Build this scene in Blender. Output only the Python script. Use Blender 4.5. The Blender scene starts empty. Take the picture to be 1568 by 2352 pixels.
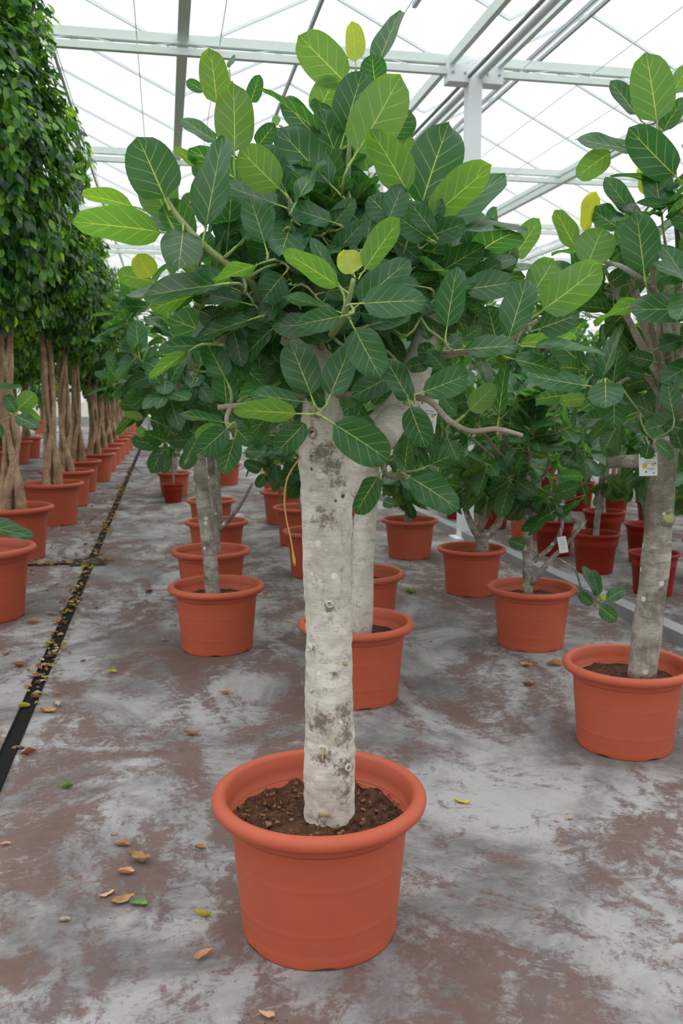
import bpy, math, random
import numpy as np
from mathutils import Vector, Matrix, noise, Quaternion

random.seed(7); np.random.seed(7)
S = bpy.context.scene
COL = S.collection

# ------------------------------------------------------------------ camera, sky, exposure
F = 2047.0; CX, CY = 784.0, 1176.0
CAM = Vector((0, 0, 1.463)); YAW = math.radians(11.12); PIT = math.radians(7.6)
cd = bpy.data.cameras.new('camera'); cam = bpy.data.objects.new('camera', cd); COL.objects.link(cam)
cam.location = CAM; cam.rotation_euler = (math.pi / 2 - PIT, 0, -YAW)
cd.sensor_fit = 'HORIZONTAL'; cd.sensor_width = 36.0; cd.lens = F / 1568.0 * 36.0
cd.clip_start = 0.05; cd.clip_end = 300
cd.dof.use_dof = True; cd.dof.focus_distance = 2.25; cd.dof.aperture_fstop = 10.0
S.camera = cam
SKY = 2.3
w = bpy.data.worlds.new('overcast_sky'); S.world = w; w.use_nodes = True
# standard overcast sky: horizon a third as bright as the zenith
wt = w.node_tree; wb = wt.nodes['Background']
wc = wt.nodes.new('ShaderNodeTexCoord'); ws = wt.nodes.new('ShaderNodeSeparateXYZ'); wt.links.new(wc.outputs['Generated'], ws.inputs[0])
wm = wt.nodes.new('ShaderNodeMath'); wm.operation = 'MAXIMUM'; wt.links.new(ws.outputs[2], wm.inputs[0]); wm.inputs[1].default_value = 0.0
wa = wt.nodes.new('ShaderNodeMath'); wa.operation = 'MULTIPLY_ADD'; wt.links.new(wm.outputs[0], wa.inputs[0]); wa.inputs[1].default_value = 2 * SKY / 3; wa.inputs[2].default_value = SKY / 3
wb.inputs[0].default_value = (0.97, 0.985, 1.0, 1); wt.links.new(wa.outputs[0], wb.inputs[1])
S.view_settings.view_transform = 'Standard'; S.view_settings.look = 'None'
S.view_settings.gamma = 1.0; S.view_settings.use_curve_mapping = False
S.view_settings.exposure = 0.20

FWD = Vector((math.sin(YAW) * math.cos(PIT), math.cos(YAW) * math.cos(PIT), -math.sin(PIT)))
RGT = Vector((math.cos(YAW), -math.sin(YAW), 0)); UPV = RGT.cross(FWD)
FH = Vector((math.sin(YAW), math.cos(YAW), 0))
def ray(px, py): return FWD + RGT * ((px - CX) / F) + UPV * ((CY - py) / F)
def on_level(px, py, z=0.0):
    r = ray(px, py); return CAM + r * ((z - CAM.z) / r.z)
def on_plane(px, py, dist):            # vertical plane facing the camera at a horizontal distance
    r = ray(px, py); return CAM + r * (dist / r.dot(FH))
def hdist(p): return (p - CAM).dot(FH)

# ------------------------------------------------------------------ mesh helpers
def new_mesh(name, verts, faces, mats=(), smooth=True, uvs=None, mat_ids=None):
    me = bpy.data.meshes.new(name)
    me.from_pydata([tuple(v) for v in verts], [], faces)
    for m in mats: me.materials.append(m)
    if smooth: me.polygons.foreach_set('use_smooth', [True] * len(me.polygons))
    if mat_ids is not None: me.polygons.foreach_set('material_index', mat_ids)
    if uvs is not None:
        ul = me.uv_layers.new(name='UVMap')
        li = np.zeros(len(me.loops), dtype=np.int32); me.loops.foreach_get('vertex_index', li)
        ul.data.foreach_set('uv', np.array(uvs, dtype=np.float32)[li].ravel())
    me.update(); return me
def link(name, me, parent=None, mat=None, color=None):
    o = bpy.data.objects.new(name, me); COL.objects.link(o)
    if parent is not None: o.parent = parent
    if mat is not None: o.matrix_basis = mat
    if color is not None: o.color = color
    return o
def tag(o, label=None, cat=None, group=None, kind=None):
    if label: o['label'] = label
    if cat: o['category'] = cat
    if group: o['group'] = group
    if kind: o['kind'] = kind
    return o
def thing(name, loc, label, cat, group=None):
    o = bpy.data.objects.new(name, None); COL.objects.link(o); o.location = loc; o.empty_display_size = .1
    return tag(o, label, cat, group)
def struct(name, loc=(0, 0, 0)):
    o = bpy.data.objects.new(name, None); COL.objects.link(o); o.location = loc; o['kind'] = 'structure'; return o

def box_vf(c, s, rz=0.0):
    x, y, z = c; a, b, h = s[0] / 2, s[1] / 2, s[2] / 2
    q = [(-a, -b, -h), (a, -b, -h), (a, b, -h), (-a, b, -h), (-a, -b, h), (a, -b, h), (a, b, h), (-a, b, h)]
    cs, sn = math.cos(rz), math.sin(rz)
    v = [(x + p[0] * cs - p[1] * sn, y + p[0] * sn + p[1] * cs, z + p[2]) for p in q]
    return v, [(0, 3, 2, 1), (4, 5, 6, 7), (0, 1, 5, 4), (1, 2, 6, 5), (2, 3, 7, 6), (3, 0, 4, 7)]
def bar_vf(a, b, wd, ht):             # rectangular bar from a to b
    a, b = Vector(a), Vector(b); d = (b - a).normalized()
    s = d.cross(Vector((0, 0, 1)));  s = s.normalized() if s.length > 1e-4 else Vector((1, 0, 0))
    u = s.cross(d).normalized(); v = []
    for p in (a, b):
        for i, j in ((-1, -1), (1, -1), (1, 1), (-1, 1)): v.append(p + s * (i * wd / 2) + u * (j * ht / 2))
    return v, [(3, 2, 1, 0), (4, 5, 6, 7), (0, 1, 5, 4), (1, 2, 6, 5), (2, 3, 7, 6), (3, 0, 4, 7)]
def join_vf(parts):
    V, Fc = [], []
    for v, f in parts:
        k = len(V); V += list(v); Fc += [tuple(i + k for i in q) for q in f]
    return V, Fc
def catmull(pts, n):
    P = [Vector(p) for p in pts]
    if len(P) == 2: return [P[0].lerp(P[1], i / n) for i in range(n + 1)]
    P = [P[0] * 2 - P[1]] + P + [P[-1] * 2 - P[-2]]; out = []
    m = len(P) - 3
    for i in range(n + 1):
        t = i / n * m; k = min(int(t), m - 1); t -= k
        a, b, c, d = P[k:k + 4]
        out.append(0.5 * ((2 * b) + (c - a) * t + (2 * a - 5 * b + 4 * c - d) * t * t + (3 * b - a - 3 * c + d) * t ** 3))
    return out
def tube_vf(path, radii, sides=8, rough=0.0, fr=6.0, cap=True, seed=0.0):
    n = len(path); V, Fc = [], []
    up = Vector((0.31, 0.95, 0.05)).normalized(); prev = None
    for i, p in enumerate(path):
        d = (path[min(i + 1, n - 1)] - path[max(i - 1, 0)]).normalized()
        s = (prev - d * prev.dot(d)) if prev is not None else (up - d * up.dot(d))
        if s.length < 1e-4: s = d.orthogonal()
        s.normalize(); prev = s; t = d.cross(s)
        for k in range(sides):
            a = 2 * math.pi * k / sides; e = s * math.cos(a) + t * math.sin(a); r = radii[i]
            if rough: r *= 1 + rough * noise.noise((p + e * r) * fr + Vector((seed, 0, 0)))
            V.append(p + e * r)
    for i in range(n - 1):
        for k in range(sides):
            a, b = i * sides + k, i * sides + (k + 1) % sides
            Fc.append((a, b, b + sides, a + sides))
    if cap:
        Fc.append(tuple(range(sides - 1, -1, -1))); Fc.append(tuple((n - 1) * sides + k for k in range(sides)))
    return V, Fc
def taper(a, b, n, p=1.0): return [a + (b - a) * (i / n) ** p for i in range(n + 1)]
def lathe_vf(prof, seg, bottom=None):
    V, Fc = [], []
    for j, (r, z) in enumerate(prof):
        for k in range(seg):
            a = 2 * math.pi * k / seg; zz = z
            if bottom and j in bottom: zz = z + bottom[j](k)
            V.append((r * math.cos(a), r * math.sin(a), zz))
    for j in range(len(prof) - 1):
        for k in range(seg):
            a, b = j * seg + k, j * seg + (k + 1) % seg
            Fc.append((a, b, b + seg, a + seg))
    return V, Fc

# ------------------------------------------------------------------ materials
class NT:
    def __init__(s, name):
        s.m = bpy.data.materials.new(name); s.m.use_nodes = True; s.t = s.m.node_tree
        s.t.nodes.clear(); s.out = s.t.nodes.new('ShaderNodeOutputMaterial')
    def n(s, kind, **kw):
        nd = s.t.nodes.new('ShaderNode' + kind)
        for k, v in kw.items(): setattr(nd, k, v)
        return nd
    def l(s, a, b): s.t.links.new(a, b)
    def put(s, sock, v):
        if isinstance(v, bpy.types.NodeSocket): s.l(v, sock)
        else: sock.default_value = (tuple(v) + (1,)) if (isinstance(v, (tuple, list)) and len(v) == 3 and sock.type == 'RGBA') else v
    def math(s, op, a, b=None, c=None, clamp=False):
        nd = s.n('Math', operation=op, use_clamp=clamp); s.put(nd.inputs[0], a)
        if b is not None: s.put(nd.inputs[1], b)
        if c is not None: s.put(nd.inputs[2], c)
        return nd.outputs[0]
    def mix(s, f, a, b, mode='MIX'):
        nd = s.n('Mix', data_type='RGBA', blend_type=mode); s.put(nd.inputs[0], f); s.put(nd.inputs[6], a); s.put(nd.inputs[7], b)
        return nd.outputs[2]
    def step(s, v, lo, hi):
        nd = s.n('MapRange', interpolation_type='SMOOTHSTEP'); s.put(nd.inputs[0], v)
        s.put(nd.inputs[1], lo); s.put(nd.inputs[2], hi); return nd.outputs[0]
    def noise(s, vec, scale, detail=4, rough=.55, dist=0.0):
        nd = s.n('TexNoise'); s.l(vec, nd.inputs['Vector'])
        nd.inputs['Scale'].default_value = scale; nd.inputs['Detail'].default_value = detail
        nd.inputs['Roughness'].default_value = rough; nd.inputs['Distortion'].default_value = dist
        return nd.outputs[0]
    def obj(s): return s.n('TexCoord').outputs['Object']
    def map(s, vec, scale=(1, 1, 1), rot=(0, 0, 0), loc=(0, 0, 0)):
        nd = s.n('Mapping'); s.l(vec, nd.inputs[0]); nd.inputs[1].default_value = loc; nd.inputs[2].default_value = rot; nd.inputs[3].default_value = scale
        return nd.outputs[0]
    def bump(s, h, strength=.3, dist=.01):
        nd = s.n('Bump'); s.l(h, nd.inputs['Height']); nd.inputs['Strength'].default_value = strength; nd.inputs['Distance'].default_value = dist
        return nd.outputs[0]
    def bsdf(s, col, rough=.5, spec=.5, metal=0.0, normal=None):
        b = s.n('BsdfPrincipled'); s.put(b.inputs['Base Color'], col); s.put(b.inputs['Roughness'], rough)
        b.inputs['Specular IOR Level'].default_value = spec; b.inputs['Metallic'].default_value = metal
        if normal is not None: s.l(normal, b.inputs['Normal'])
        return b.outputs[0]
    def done(s, sh): s.l(sh, s.out.inputs[0]); return s.m
def flat(name, col, rough=.5, spec=.5, metal=0.0, var=0.0, vs=8):
    t = NT(name)
    c = col
    if var:
        nz = t.noise(t.obj(), vs, 4)
        c = t.mix(nz, tuple(x * (1 - var) for x in col), tuple(min(1, x * (1 + var)) for x in col))
    return t.done(t.bsdf(c, rough, spec, metal))

def leaf_material(name, island=False, veins=True, ramp=None, rough=.34, trans=.42):
    t = NT(name)
    if island:
        rnd = t.n('NewGeometry').outputs['Random Per Island']
        cr = t.n('ValToRGB'); t.l(rnd, cr.inputs[0]); e = cr.color_ramp.elements
        e[0].position = 0; e[0].color = ramp[0] + (1,); e[1].position = 1; e[1].color = ramp[-1] + (1,)
        for i, c in enumerate(ramp[1:-1]):
            q = e.new((i + 1) / (len(ramp) - 1)); q.color = c + (1,)
        base = cr.outputs[0]
    else:
        base = t.n('ObjectInfo').outputs['Color']
    nz = t.noise(t.obj(), 5.0, 3)
    base = t.mix(.5, base, t.mix(nz, t.mix(1.0, base, (.7, .75, .7), 'MULTIPLY'), t.mix(1.0, base, (1.25, 1.2, 1.1), 'MULTIPLY')))
    if veins:
        uv = t.n('SeparateXYZ'); t.l(t.n('TexCoord').outputs['UV'], uv.inputs[0])
        u, v = uv.outputs[0], uv.outputs[1]
        x = t.math('MULTIPLY', t.math('ABSOLUTE', t.math('SUBTRACT', u, .5)), 2.0)
        wd = t.math('MULTIPLY_ADD', v, -.035, .05)
        mid = t.math('SUBTRACT', 1.0, t.step(x, t.math('MULTIPLY', wd, .45), wd))
        sx = t.math('POWER', x, .8)
        ph = t.math('FRACT', t.math('MULTIPLY_ADD', sx, -1.6, t.math('MULTIPLY', v, 5.4)))
        lat = t.step(t.math('MULTIPLY', t.math('ABSOLUTE', t.math('SUBTRACT', ph, .5)), 2.0), .87, .97)
        lat = t.math('MULTIPLY', lat, t.math('MULTIPLY_ADD', x, -.5, .62))
        vn = t.math('MAXIMUM', mid, lat)
        vc = t.mix(.75, base, (.52, .60, .22))
        base = t.mix(t.math('MULTIPLY', vn, .85), base, vc)
    under = t.mix(.3, base, (.20, .32, .11))
    geo = t.n('NewGeometry')
    col = t.mix(geo.outputs['Backfacing'], base, under)
    rg = t.math('MULTIPLY_ADD', geo.outputs['Backfacing'], .2, rough)
    p = t.bsdf(col, rg, .5)
    tr = t.n('BsdfTranslucent'); t.l(t.mix(1.0, base, (3.0, 2.5, 1.05), 'MULTIPLY'), tr.inputs[0])
    ms = t.n('MixShader'); ms.inputs[0].default_value = trans; t.l(p, ms.inputs[1]); t.l(tr.outputs[0], ms.inputs[2])
    return t.done(ms.outputs[0])

M = {}
M['leaf'] = leaf_material('ficus_leaf')
M['petiole'] = flat('petiole_green', (.30, .42, .09), .45, var=.2, vs=30)
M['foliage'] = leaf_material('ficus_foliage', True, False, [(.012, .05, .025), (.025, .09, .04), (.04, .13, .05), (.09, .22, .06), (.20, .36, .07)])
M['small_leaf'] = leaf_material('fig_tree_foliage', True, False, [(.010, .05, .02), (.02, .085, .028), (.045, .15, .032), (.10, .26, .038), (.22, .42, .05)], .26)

def floor_mat():
    t = NT('dirty_concrete'); o = t.obj()
    big = t.noise(o, .55, 5, .6, .6)
    sw = t.noise(t.map(o, (1, .55, 1), (0, 0, .5)), 1.7, 8, .62, 1.6)
    fine = t.noise(o, 11, 10, .74, 1.1)
    scr = t.noise(t.map(o, (1.2, 5.0, 1), (0, 0, -.7)), 3.2, 8, .7, .5)
    grey = t.mix(t.step(t.noise(o, 1.1, 7, .7, .8), .36, .64), (.135, .123, .118), (.37, .357, .352))
    grey = t.mix(t.math('MULTIPLY', t.step(fine, .45, .75), .5), grey, (.42, .41, .405))
    m1 = t.math('ADD', t.math('MULTIPLY', sw, .50), t.math('MULTIPLY', fine, .36))
    m1 = t.math('ADD', m1, t.math('MULTIPLY', big, .25))
    hf = t.noise(o, 46, 8, .8, .6)
    m1 = t.math('ADD', m1, t.math('MULTIPLY', t.math('SUBTRACT', hf, .5), .22))
    dirt = t.step(m1, .525, .60)
    grey = t.mix(t.math('MULTIPLY', t.step(hf, .56, .72), .45), grey, (.13, .105, .10))
    d2 = t.step(t.math('ADD', t.math('MULTIPLY', scr, .6), t.math('MULTIPLY', sw, .4)), .52, .60)
    col = t.mix(t.math('MULTIPLY', d2, .65), grey, (.16, .115, .105))
    dc = t.mix(fine, (.095, .055, .045), (.175, .11, .092))
    col = t.mix(t.math('MULTIPLY', dirt, .88), col, dc)
    # long scuff lines dragged over the slab
    wv = t.n('TexWave', wave_type='BANDS'); t.l(t.map(o, (1, 1, 1), (0, 0, .62)), wv.inputs[0])
    wv.inputs['Scale'].default_value = .32; wv.inputs['Distortion'].default_value = 3.2; wv.inputs['Detail'].default_value = 3; wv.inputs['Detail Scale'].default_value = .7
    ln = t.math('MULTIPLY', t.step(wv.outputs[1], .965, .995), t.step(fine, .35, .6))
    col = t.mix(t.math('MULTIPLY', ln, .5), col, (.12, .10, .10))
    dots = t.n('TexVoronoi'); t.l(o, dots.inputs['Vector']); dots.inputs['Scale'].default_value = 26
    dk = t.math('MULTIPLY', t.math('SUBTRACT', 1.0, t.step(dots.outputs[0], .06, .12)), t.step(t.noise(o, 3, 3), .55, .6))
    col = t.mix(t.math('MULTIPLY', dk, .8), col, (.06, .045, .04))
    h = t.math('ADD', t.math('MULTIPLY', dirt, .6), t.math('MULTIPLY', fine, .5))
    return t.done(t.bsdf(col, t.math('MULTIPLY_ADD', dirt, .15, .65), .2, normal=t.bump(h, .35, .004)))
M['floor'] = floor_mat()

def pot_mat(name, col, dirt=.5):
    t = NT(name); o = t.obj()
    n1 = t.noise(o, 3.5, 5, .6); n2 = t.noise(o, 45, 4, .7)
    c = t.mix(n1, tuple(x * .88 for x in col), tuple(min(1, x * 1.1) for x in col))
    c = t.mix(t.math('MULTIPLY', t.step(n2, .62, .75), .25 * dirt), c, (.5, .33, .26))
    return t.done(t.bsdf(c, t.math('MULTIPLY_ADD', n1, .15, .40), .25, normal=t.bump(n2, .04, .002)))
M['pot'] = pot_mat('terracotta_plastic', (.47, .098, .050))
M['bucket'] = pot_mat('red_plastic', (.30, .022, .010), .2)

def soil_mat():
    t = NT('potting_soil'); o = t.obj()
    a = t.noise(o, 26, 6, .7); b = t.noise(o, 3.0, 4, .6); c = t.noise(o, 70, 3, .6)
    col = t.mix(t.step(a, .3, .72), (.018, .009, .007), (.16, .075, .042))
    col = t.mix(t.math('MULTIPLY', t.step(b, .42, .62), .55), col, (.17, .082, .045))
    col = t.mix(t.math('MULTIPLY', t.step(c, .62, .72), .5), col, (.34, .2, .11))
    return t.done(t.bsdf(col, .9, .15, normal=t.bump(t.math('ADD', a, c), .9, .012)))
M['soil'] = soil_mat()
M['chip'] = flat('bark_chip', (.22, .115, .065), .85, .15, var=.6, vs=20)

def bark_mat(name, pale, mid, dark, lichen=.8, stain=True, ring=.5):
    t = NT(name); o = t.obj()
    a = t.noise(o, 7, 7, .65, .3); b = t.noise(o, 28, 6, .7); g = t.noise(t.map(o, (6, 6, 40)), 2.2, 5, .6)
    hz = t.noise(t.map(o, (2.5, 2.5, 18)), 1.6, 5, .6)
    vs = t.noise(t.map(o, (14, 14, 2.2)), 4.0, 5, .6)
    col = t.mix(t.step(a, .34, .66), mid, pale)
    col = t.mix(t.math('MULTIPLY', t.step(hz, .5, .66), .6), col, mid)
    col = t.mix(t.math('MULTIPLY', t.step(hz, .62, .72), .35), col, tuple(min(1, x * 1.2) for x in pale))
    col = t.mix(t.math('MULTIPLY', t.step(b, .54, .68), .5), col, dark)
    col = t.mix(t.math('MULTIPLY', t.step(vs, .58, .75), .35), col, dark)
    ln = t.math('SUBTRACT', 1.0, t.step(t.math('ABSOLUTE', t.math('SUBTRACT', g, .5)), .0, .02))
    col = t.mix(t.math('MULTIPLY', ln, ring * .5), col, dark)
    vor = t.n('TexVoronoi'); t.l(o, vor.inputs['Vector']); vor.inputs['Scale'].default_value = 19
    sp = t.math('SUBTRACT', 1.0, t.step(vor.outputs[0], .2, .26))
    pick = t.n('SeparateXYZ'); t.l(vor.outputs[1], pick.inputs[0])
    sp = t.math('MULTIPLY', sp, t.math('GREATER_THAN', pick.outputs[0], .72))
    col = t.mix(t.math('MULTIPLY', sp, lichen), col, (.66, .66, .62))
    if stain:
        at = t.n('Attribute', attribute_name='stain'); sc = t.n('SeparateColor'); t.l(at.outputs[0], sc.inputs[0])
        br = t.noise(o, 60, 5, .75)
        k = t.step(t.math('ADD', sc.outputs[0], t.math('MULTIPLY', t.math('SUBTRACT', br, .5), 2.4)), .42, .95)
        col = t.mix(t.math('MULTIPLY', k, .85), col, t.mix(br, (.05, .04, .022), (.20, .15, .085)))
        k2 = t.step(t.math('ADD', sc.outputs[1], t.math('MULTIPLY', t.math('SUBTRACT', br, .5), .6)), .5, .7)
        col = t.mix(k2, col, (.17, .035, .022))
        k3 = t.step(t.math('ADD', sc.outputs[2], t.math('MULTIPLY', t.math('SUBTRACT', br, .5), .3)), .5, .62)
        col = t.mix(k3, col, (.72, .71, .67))
    h = t.math('ADD', t.math('MULTIPLY', a, .8), t.math('ADD', t.math('MULTIPLY', b, .4), t.math('MULTIPLY', g, .4)))
    return t.done(t.bsdf(col, .8, .2, normal=t.bump(h, .4, .008)))
M['bark'] = bark_mat('pale_fig_bark', (.66, .63, .56), (.47, .43, .355), (.16, .125, .085), .8, True, .8)
M['bark2'] = bark_mat('grey_fig_bark', (.46, .43, .37), (.155, .135, .10), (.045, .035, .025), .75, False, 1.0)
M['limb'] = bark_mat('brown_limb_bark', (.42, .36, .29), (.27, .215, .16), (.09, .065, .045), .3, False, .8)
M['twisted'] = bark_mat('tan_twisted_bark', (.56, .39, .25), (.30, .19, .12), (.05, .03, .02), .0, False, .2)
M['twig'] = flat('green_twig', (.22, .28, .10), .5, var=.3, vs=25)
M['root'] = flat('aerial_root_tan', (.50, .27, .07), .5, var=.2, vs=30)
M['wood'] = flat('cut_wood', (.42, .30, .17), .8, var=.4, vs=60)
M['scar'] = flat('dark_scar', (.045, .03, .02), .9, var=.4, vs=80)
M['greencut'] = flat('mossy_cut', (.30, .32, .12), .8, var=.4, vs=50)
M['steel'] = flat('galvanised_steel', (.72, .80, .76), .4, .5, .0, var=.1, vs=5)
M['steelb'] = flat('galvanised_rod', (.34, .38, .39), .5, .5, .5)
M['white'] = flat('white_paint', (.80, .84, .86), .5, var=.06, vs=4)
M['alu'] = flat('glazing_aluminium', (.75, .80, .83), .45, .5, .2)
M['kerb'] = flat('grey_kerb', (.30, .30, .30), .7, var=.35, vs=6)
M['black'] = flat('black_channel', (.008, .008, .008), .8, .15, var=.5, vs=20)
M['grate'] = flat('dark_grate', (.03, .028, .026), .6, var=.4, vs=30)
M['paper'] = flat('white_tag_card', (.78, .78, .78), .6)
M['p_yellow'] = flat('print_yellow', (.72, .42, .05), .6)
M['p_green'] = flat('print_green', (.06, .24, .17), .6)
M['p_grey'] = flat('print_grey', (.42, .42, .45), .6)
M['ground'] = flat('outdoor_ground', (.25, .26, .20), .9, var=.3, vs=1)
def glass_mat():
    t = NT('roof_glass'); tr = t.n('BsdfTransparent'); tr.inputs[0].default_value = (.97, .985, .985, 1)
    gl = t.n('BsdfGlossy'); gl.inputs['Roughness'].default_value = .05
    ms = t.n('MixShader'); lw = t.n('LayerWeight'); t.l(t.math('MULTIPLY_ADD', t.math('POWER', lw.outputs['Facing'], 5.0), .4, .04), ms.inputs[0]); t.l(tr.outputs[0], ms.inputs[1]); t.l(gl.outputs[0], ms.inputs[2])
    return t.done(ms.outputs[0])
M['glass'] = glass_mat()

# ------------------------------------------------------------------ the greenhouse
X0, X1, Y0, Y1 = -13.25, 14.0, -4.0, 42.0
GUT, RID = 4.48, 5.28
fl_v = [(X0, Y0, 0), (X1, Y0, 0), (X1, Y1, 0), (X0, Y1, 0)]
fl = link('floor', new_mesh('floor', fl_v, [(0, 1, 2, 3)], [M['floor']], False)); fl['kind'] = 'structure'
gr = link('ground', new_mesh('ground', [(-120, -80, -.06), (120, -80, -.06), (120, 160, -.06), (-120, 160, -.06)], [(0, 1, 2, 3)], [M['ground']], False)); gr['kind'] = 'structure'
# drain channel along the left row, with its grate and side channel
CHX = -.668
cv, cf = join_vf([box_vf((CHX - .030, 18, .003), (.008, 44, .010)), box_vf((CHX + .030, 18, .003), (.008, 44, .010)), box_vf((CHX, 18, .001), (.054, 44, .005))])
ch = link('drain_channel', new_mesh('drain_channel', cv, cf, [M['black']], False), fl)
gp = on_level(205, 1293); gx, gy = gp.x, gp.y
gv, gf = join_vf([box_vf((0, 0, .006), (.30, .30, .008))])
g0 = link('drain_grate', new_mesh('grate_plate', gv, gf, [M['grate']], False), fl, Matrix.Translation((gx, gy, 0)))
slat = new_mesh('grate_slat', *box_vf((0, 0, .013), (.28, .012, .008)), [M['grate']], False)
for i in range(9): link('slat', slat, g0, Matrix.Translation((0, -.12 + .03 * i, 0)))
link('side_channel', new_mesh('side_channel', *box_vf((gx - 1.15, gy - .02, .003), (2.0, .07, .010)), [M['black']], False), fl)
# kerb line under the posts
KX = 2.96
for i in range(14):
    link('kerb_block', new_mesh('kerb_block', *box_vf((0, 0, .04), (.115, 1.93, .08)), [M['kerb']], False) if i == 0 else bpy.data.meshes['kerb_block'], fl, Matrix.Translation((KX, .95 + 1.95 * i, 0)))

ceil = struct('ceiling')
def part_of(root, name, vf, mat, smooth=False):
    return link(name, new_mesh(name, vf[0], vf[1], [mat], smooth), root)
GX = [0.24 + 2.74 * k for k in range(-5, 6)]
BY = [8.55 + 3.92 * k for k in range(-3, 9)]
for gxx in GX:
    if abs(gxx - KX) > .1: part_of(ceil, 'gutter', bar_vf((gxx, Y0, GUT + .13), (gxx, Y1, GUT + .13), .10, .06), M['steel'])
RX = [g + 1.37 for g in GX[:-1]]
for rx in RX:
    part_of(ceil, 'ridge_bar', bar_vf((rx, Y0, RID), (rx, Y1, RID), .034, .04), M['steelb'])
for by in BY:                                            # trellis girders across the bays
    part_of(ceil, 'girder_upper_chord', bar_vf((X0, by + .04, GUT + .115), (X1, by + .04, GUT + .115), .075, .08), M['steel'])
    part_of(ceil, 'girder_lower_chord', bar_vf((X0, by, GUT + .0), (X1, by, GUT + .0), .06, .06), M['steel'])
    V = []
    n = int((X1 - X0) / .45)
    for i in range(n):
        a = X0 + i * .45; V.append(bar_vf((a, by + .02, GUT + .01 if i % 2 else GUT + .1), (a + .45, by + .02, GUT + .1 if i % 2 else GUT + .01), .012, .012))
    q = part_of(ceil, 'girder_lattice', join_vf(V), M['alu']); q['kind'] = 'stuff'
PW = 1.30
gbar = new_mesh('glazing_bar', *bar_vf((0, 0, 0), (1.37, 0, RID - GUT - .15), .022, .03), [M['alu']], False)
pane = new_mesh('pane', [(.05, .02, .02), (1.34, .02, RID - GUT - .15 + .0), (1.34, PW - .02, RID - GUT - .15), (.05, PW - .02, .02)], [(0, 1, 2, 3)], [M['glass']], False)
def in_view(p, m=1.25):
    d = Vector(p) - CAM; z = d.dot(FWD)
    if z < .3: return False
    return abs(d.dot(RGT) / z * F) < 784 * m and abs(d.dot(UPV) / z * F) < 1176 * m
restV = []; nb = 0
for gi, gxx in enumerate(GX[:-1]):
    for k in range(int((Y1 - Y0) / PW)):
        y = Y0 + k * PW
        for sgn, xx in ((1, gxx), (-1, gxx + 2.74)):
            T = Matrix.Translation((xx, y, GUT + .16)) @ Matrix.Diagonal((sgn, 1, 1, 1))
            c = T @ Vector((.7, .65, .4))
            if in_view(c) and y < 26 and nb < 290:
                link('pane', pane, ceil, T); link('glazing_bar', gbar, ceil, T); nb += 1
            else:
                restV.append(([T @ v.co for v in pane.vertices], [(0, 1, 2, 3)]))
q = link('roof_panes', new_mesh('roof_panes', *join_vf(restV), [M['glass']], False), ceil); q['kind'] = 'stuff'
# thin screen wires under the roof and short drive rods
for xx, ya, yb, zz in ((-.28, 5.0, 8.3, GUT + .55), (2.3, 5.2, 8.3, GUT + .45), (3.9, 4.5, 12, GUT + .5), (-2.3, 4, 14, GUT + .3)):
    part_of(ceil, 'drive_rod', bar_vf((xx, ya, zz), (xx, yb, zz), .04, .04), M['steelb'])
for i in range(16):
    xx = -5.2 + i * .72
    part_of(ceil, 'screen_wire', bar_vf((xx, 2, GUT + .06), (xx, 34, GUT + .06), .008, .008), M['alu'])
# rails either side of the post line
for dx in (-.235, .235):
    part_of(ceil, 'rail', bar_vf((KX + dx, Y0, GUT + .09), (KX + dx, Y1, GUT + .09), .05, .10), M['steel'])
part_of(ceil, 'pipe', tube_vf([Vector((KX + .05, Y0, GUT - .03)), Vector((KX + .05, Y1, GUT - .03))], [.036, .036], 12), M['white'], True)
part_of(ceil, 'thin_pipe', tube_vf([Vector((KX - .07, Y0, GUT - .06)), Vector((KX - .07, Y1, GUT - .06))], [.018, .018], 8), M['kerb'], True)
part_of(ceil, 'rail', bar_vf((KX + 2.74, Y0, GUT), (KX + 2.74, Y1, GUT + .05), .08, .08), M['steel'])

# glass walls far off
def glass_wall(name, a, b, step):
    r = struct(name); a, b = Vector(a), Vector(b); n = int((b - a).length / step); d = (b - a) / n
    part_of(r, 'plinth', bar_vf(a + Vector((0, 0, .2)), b + Vector((0, 0, .2)), .2, .4), M['kerb'])
    part_of(r, 'transom', bar_vf(a + Vector((0, 0, 2.4)), b + Vector((0, 0, 2.4)), .08, .08), M['alu'])
    part_of(r, 'top_rail', bar_vf(a + Vector((0, 0, GUT)), b + Vector((0, 0, GUT)), .1, .12), M['alu'])
    for i in range(n + 1):
        p = a + d * i; part_of(r, 'mullion', bar_vf(p + Vector((0, 0, .4)), p + Vector((0, .0001, GUT)), .07, .07), M['alu'])
        if i < n:
            for z0, z1 in ((.4, 2.36), (2.44, GUT - .06)):
                p2 = p + d; v = [(p.x, p.y, z0), (p2.x, p2.y, z0), (p2.x, p2.y, z1), (p.x, p.y, z1)]
                part_of(r, 'pane', (v, [(0, 1, 2, 3)]), M['glass'])
glass_wall('wall_back', (X0, Y1, 0), (X1, Y1, 0), 2.74)
glass_wall('wall_left', (X0, Y0, 0), (X0, Y1, 0), 3.92)
glass_wall('wall_right', (X1, Y0, 0), (X1, Y1, 0), 3.92)
glass_wall('wall_front', (X0, Y0, 0), (X1, Y0, 0), 2.74)

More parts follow.
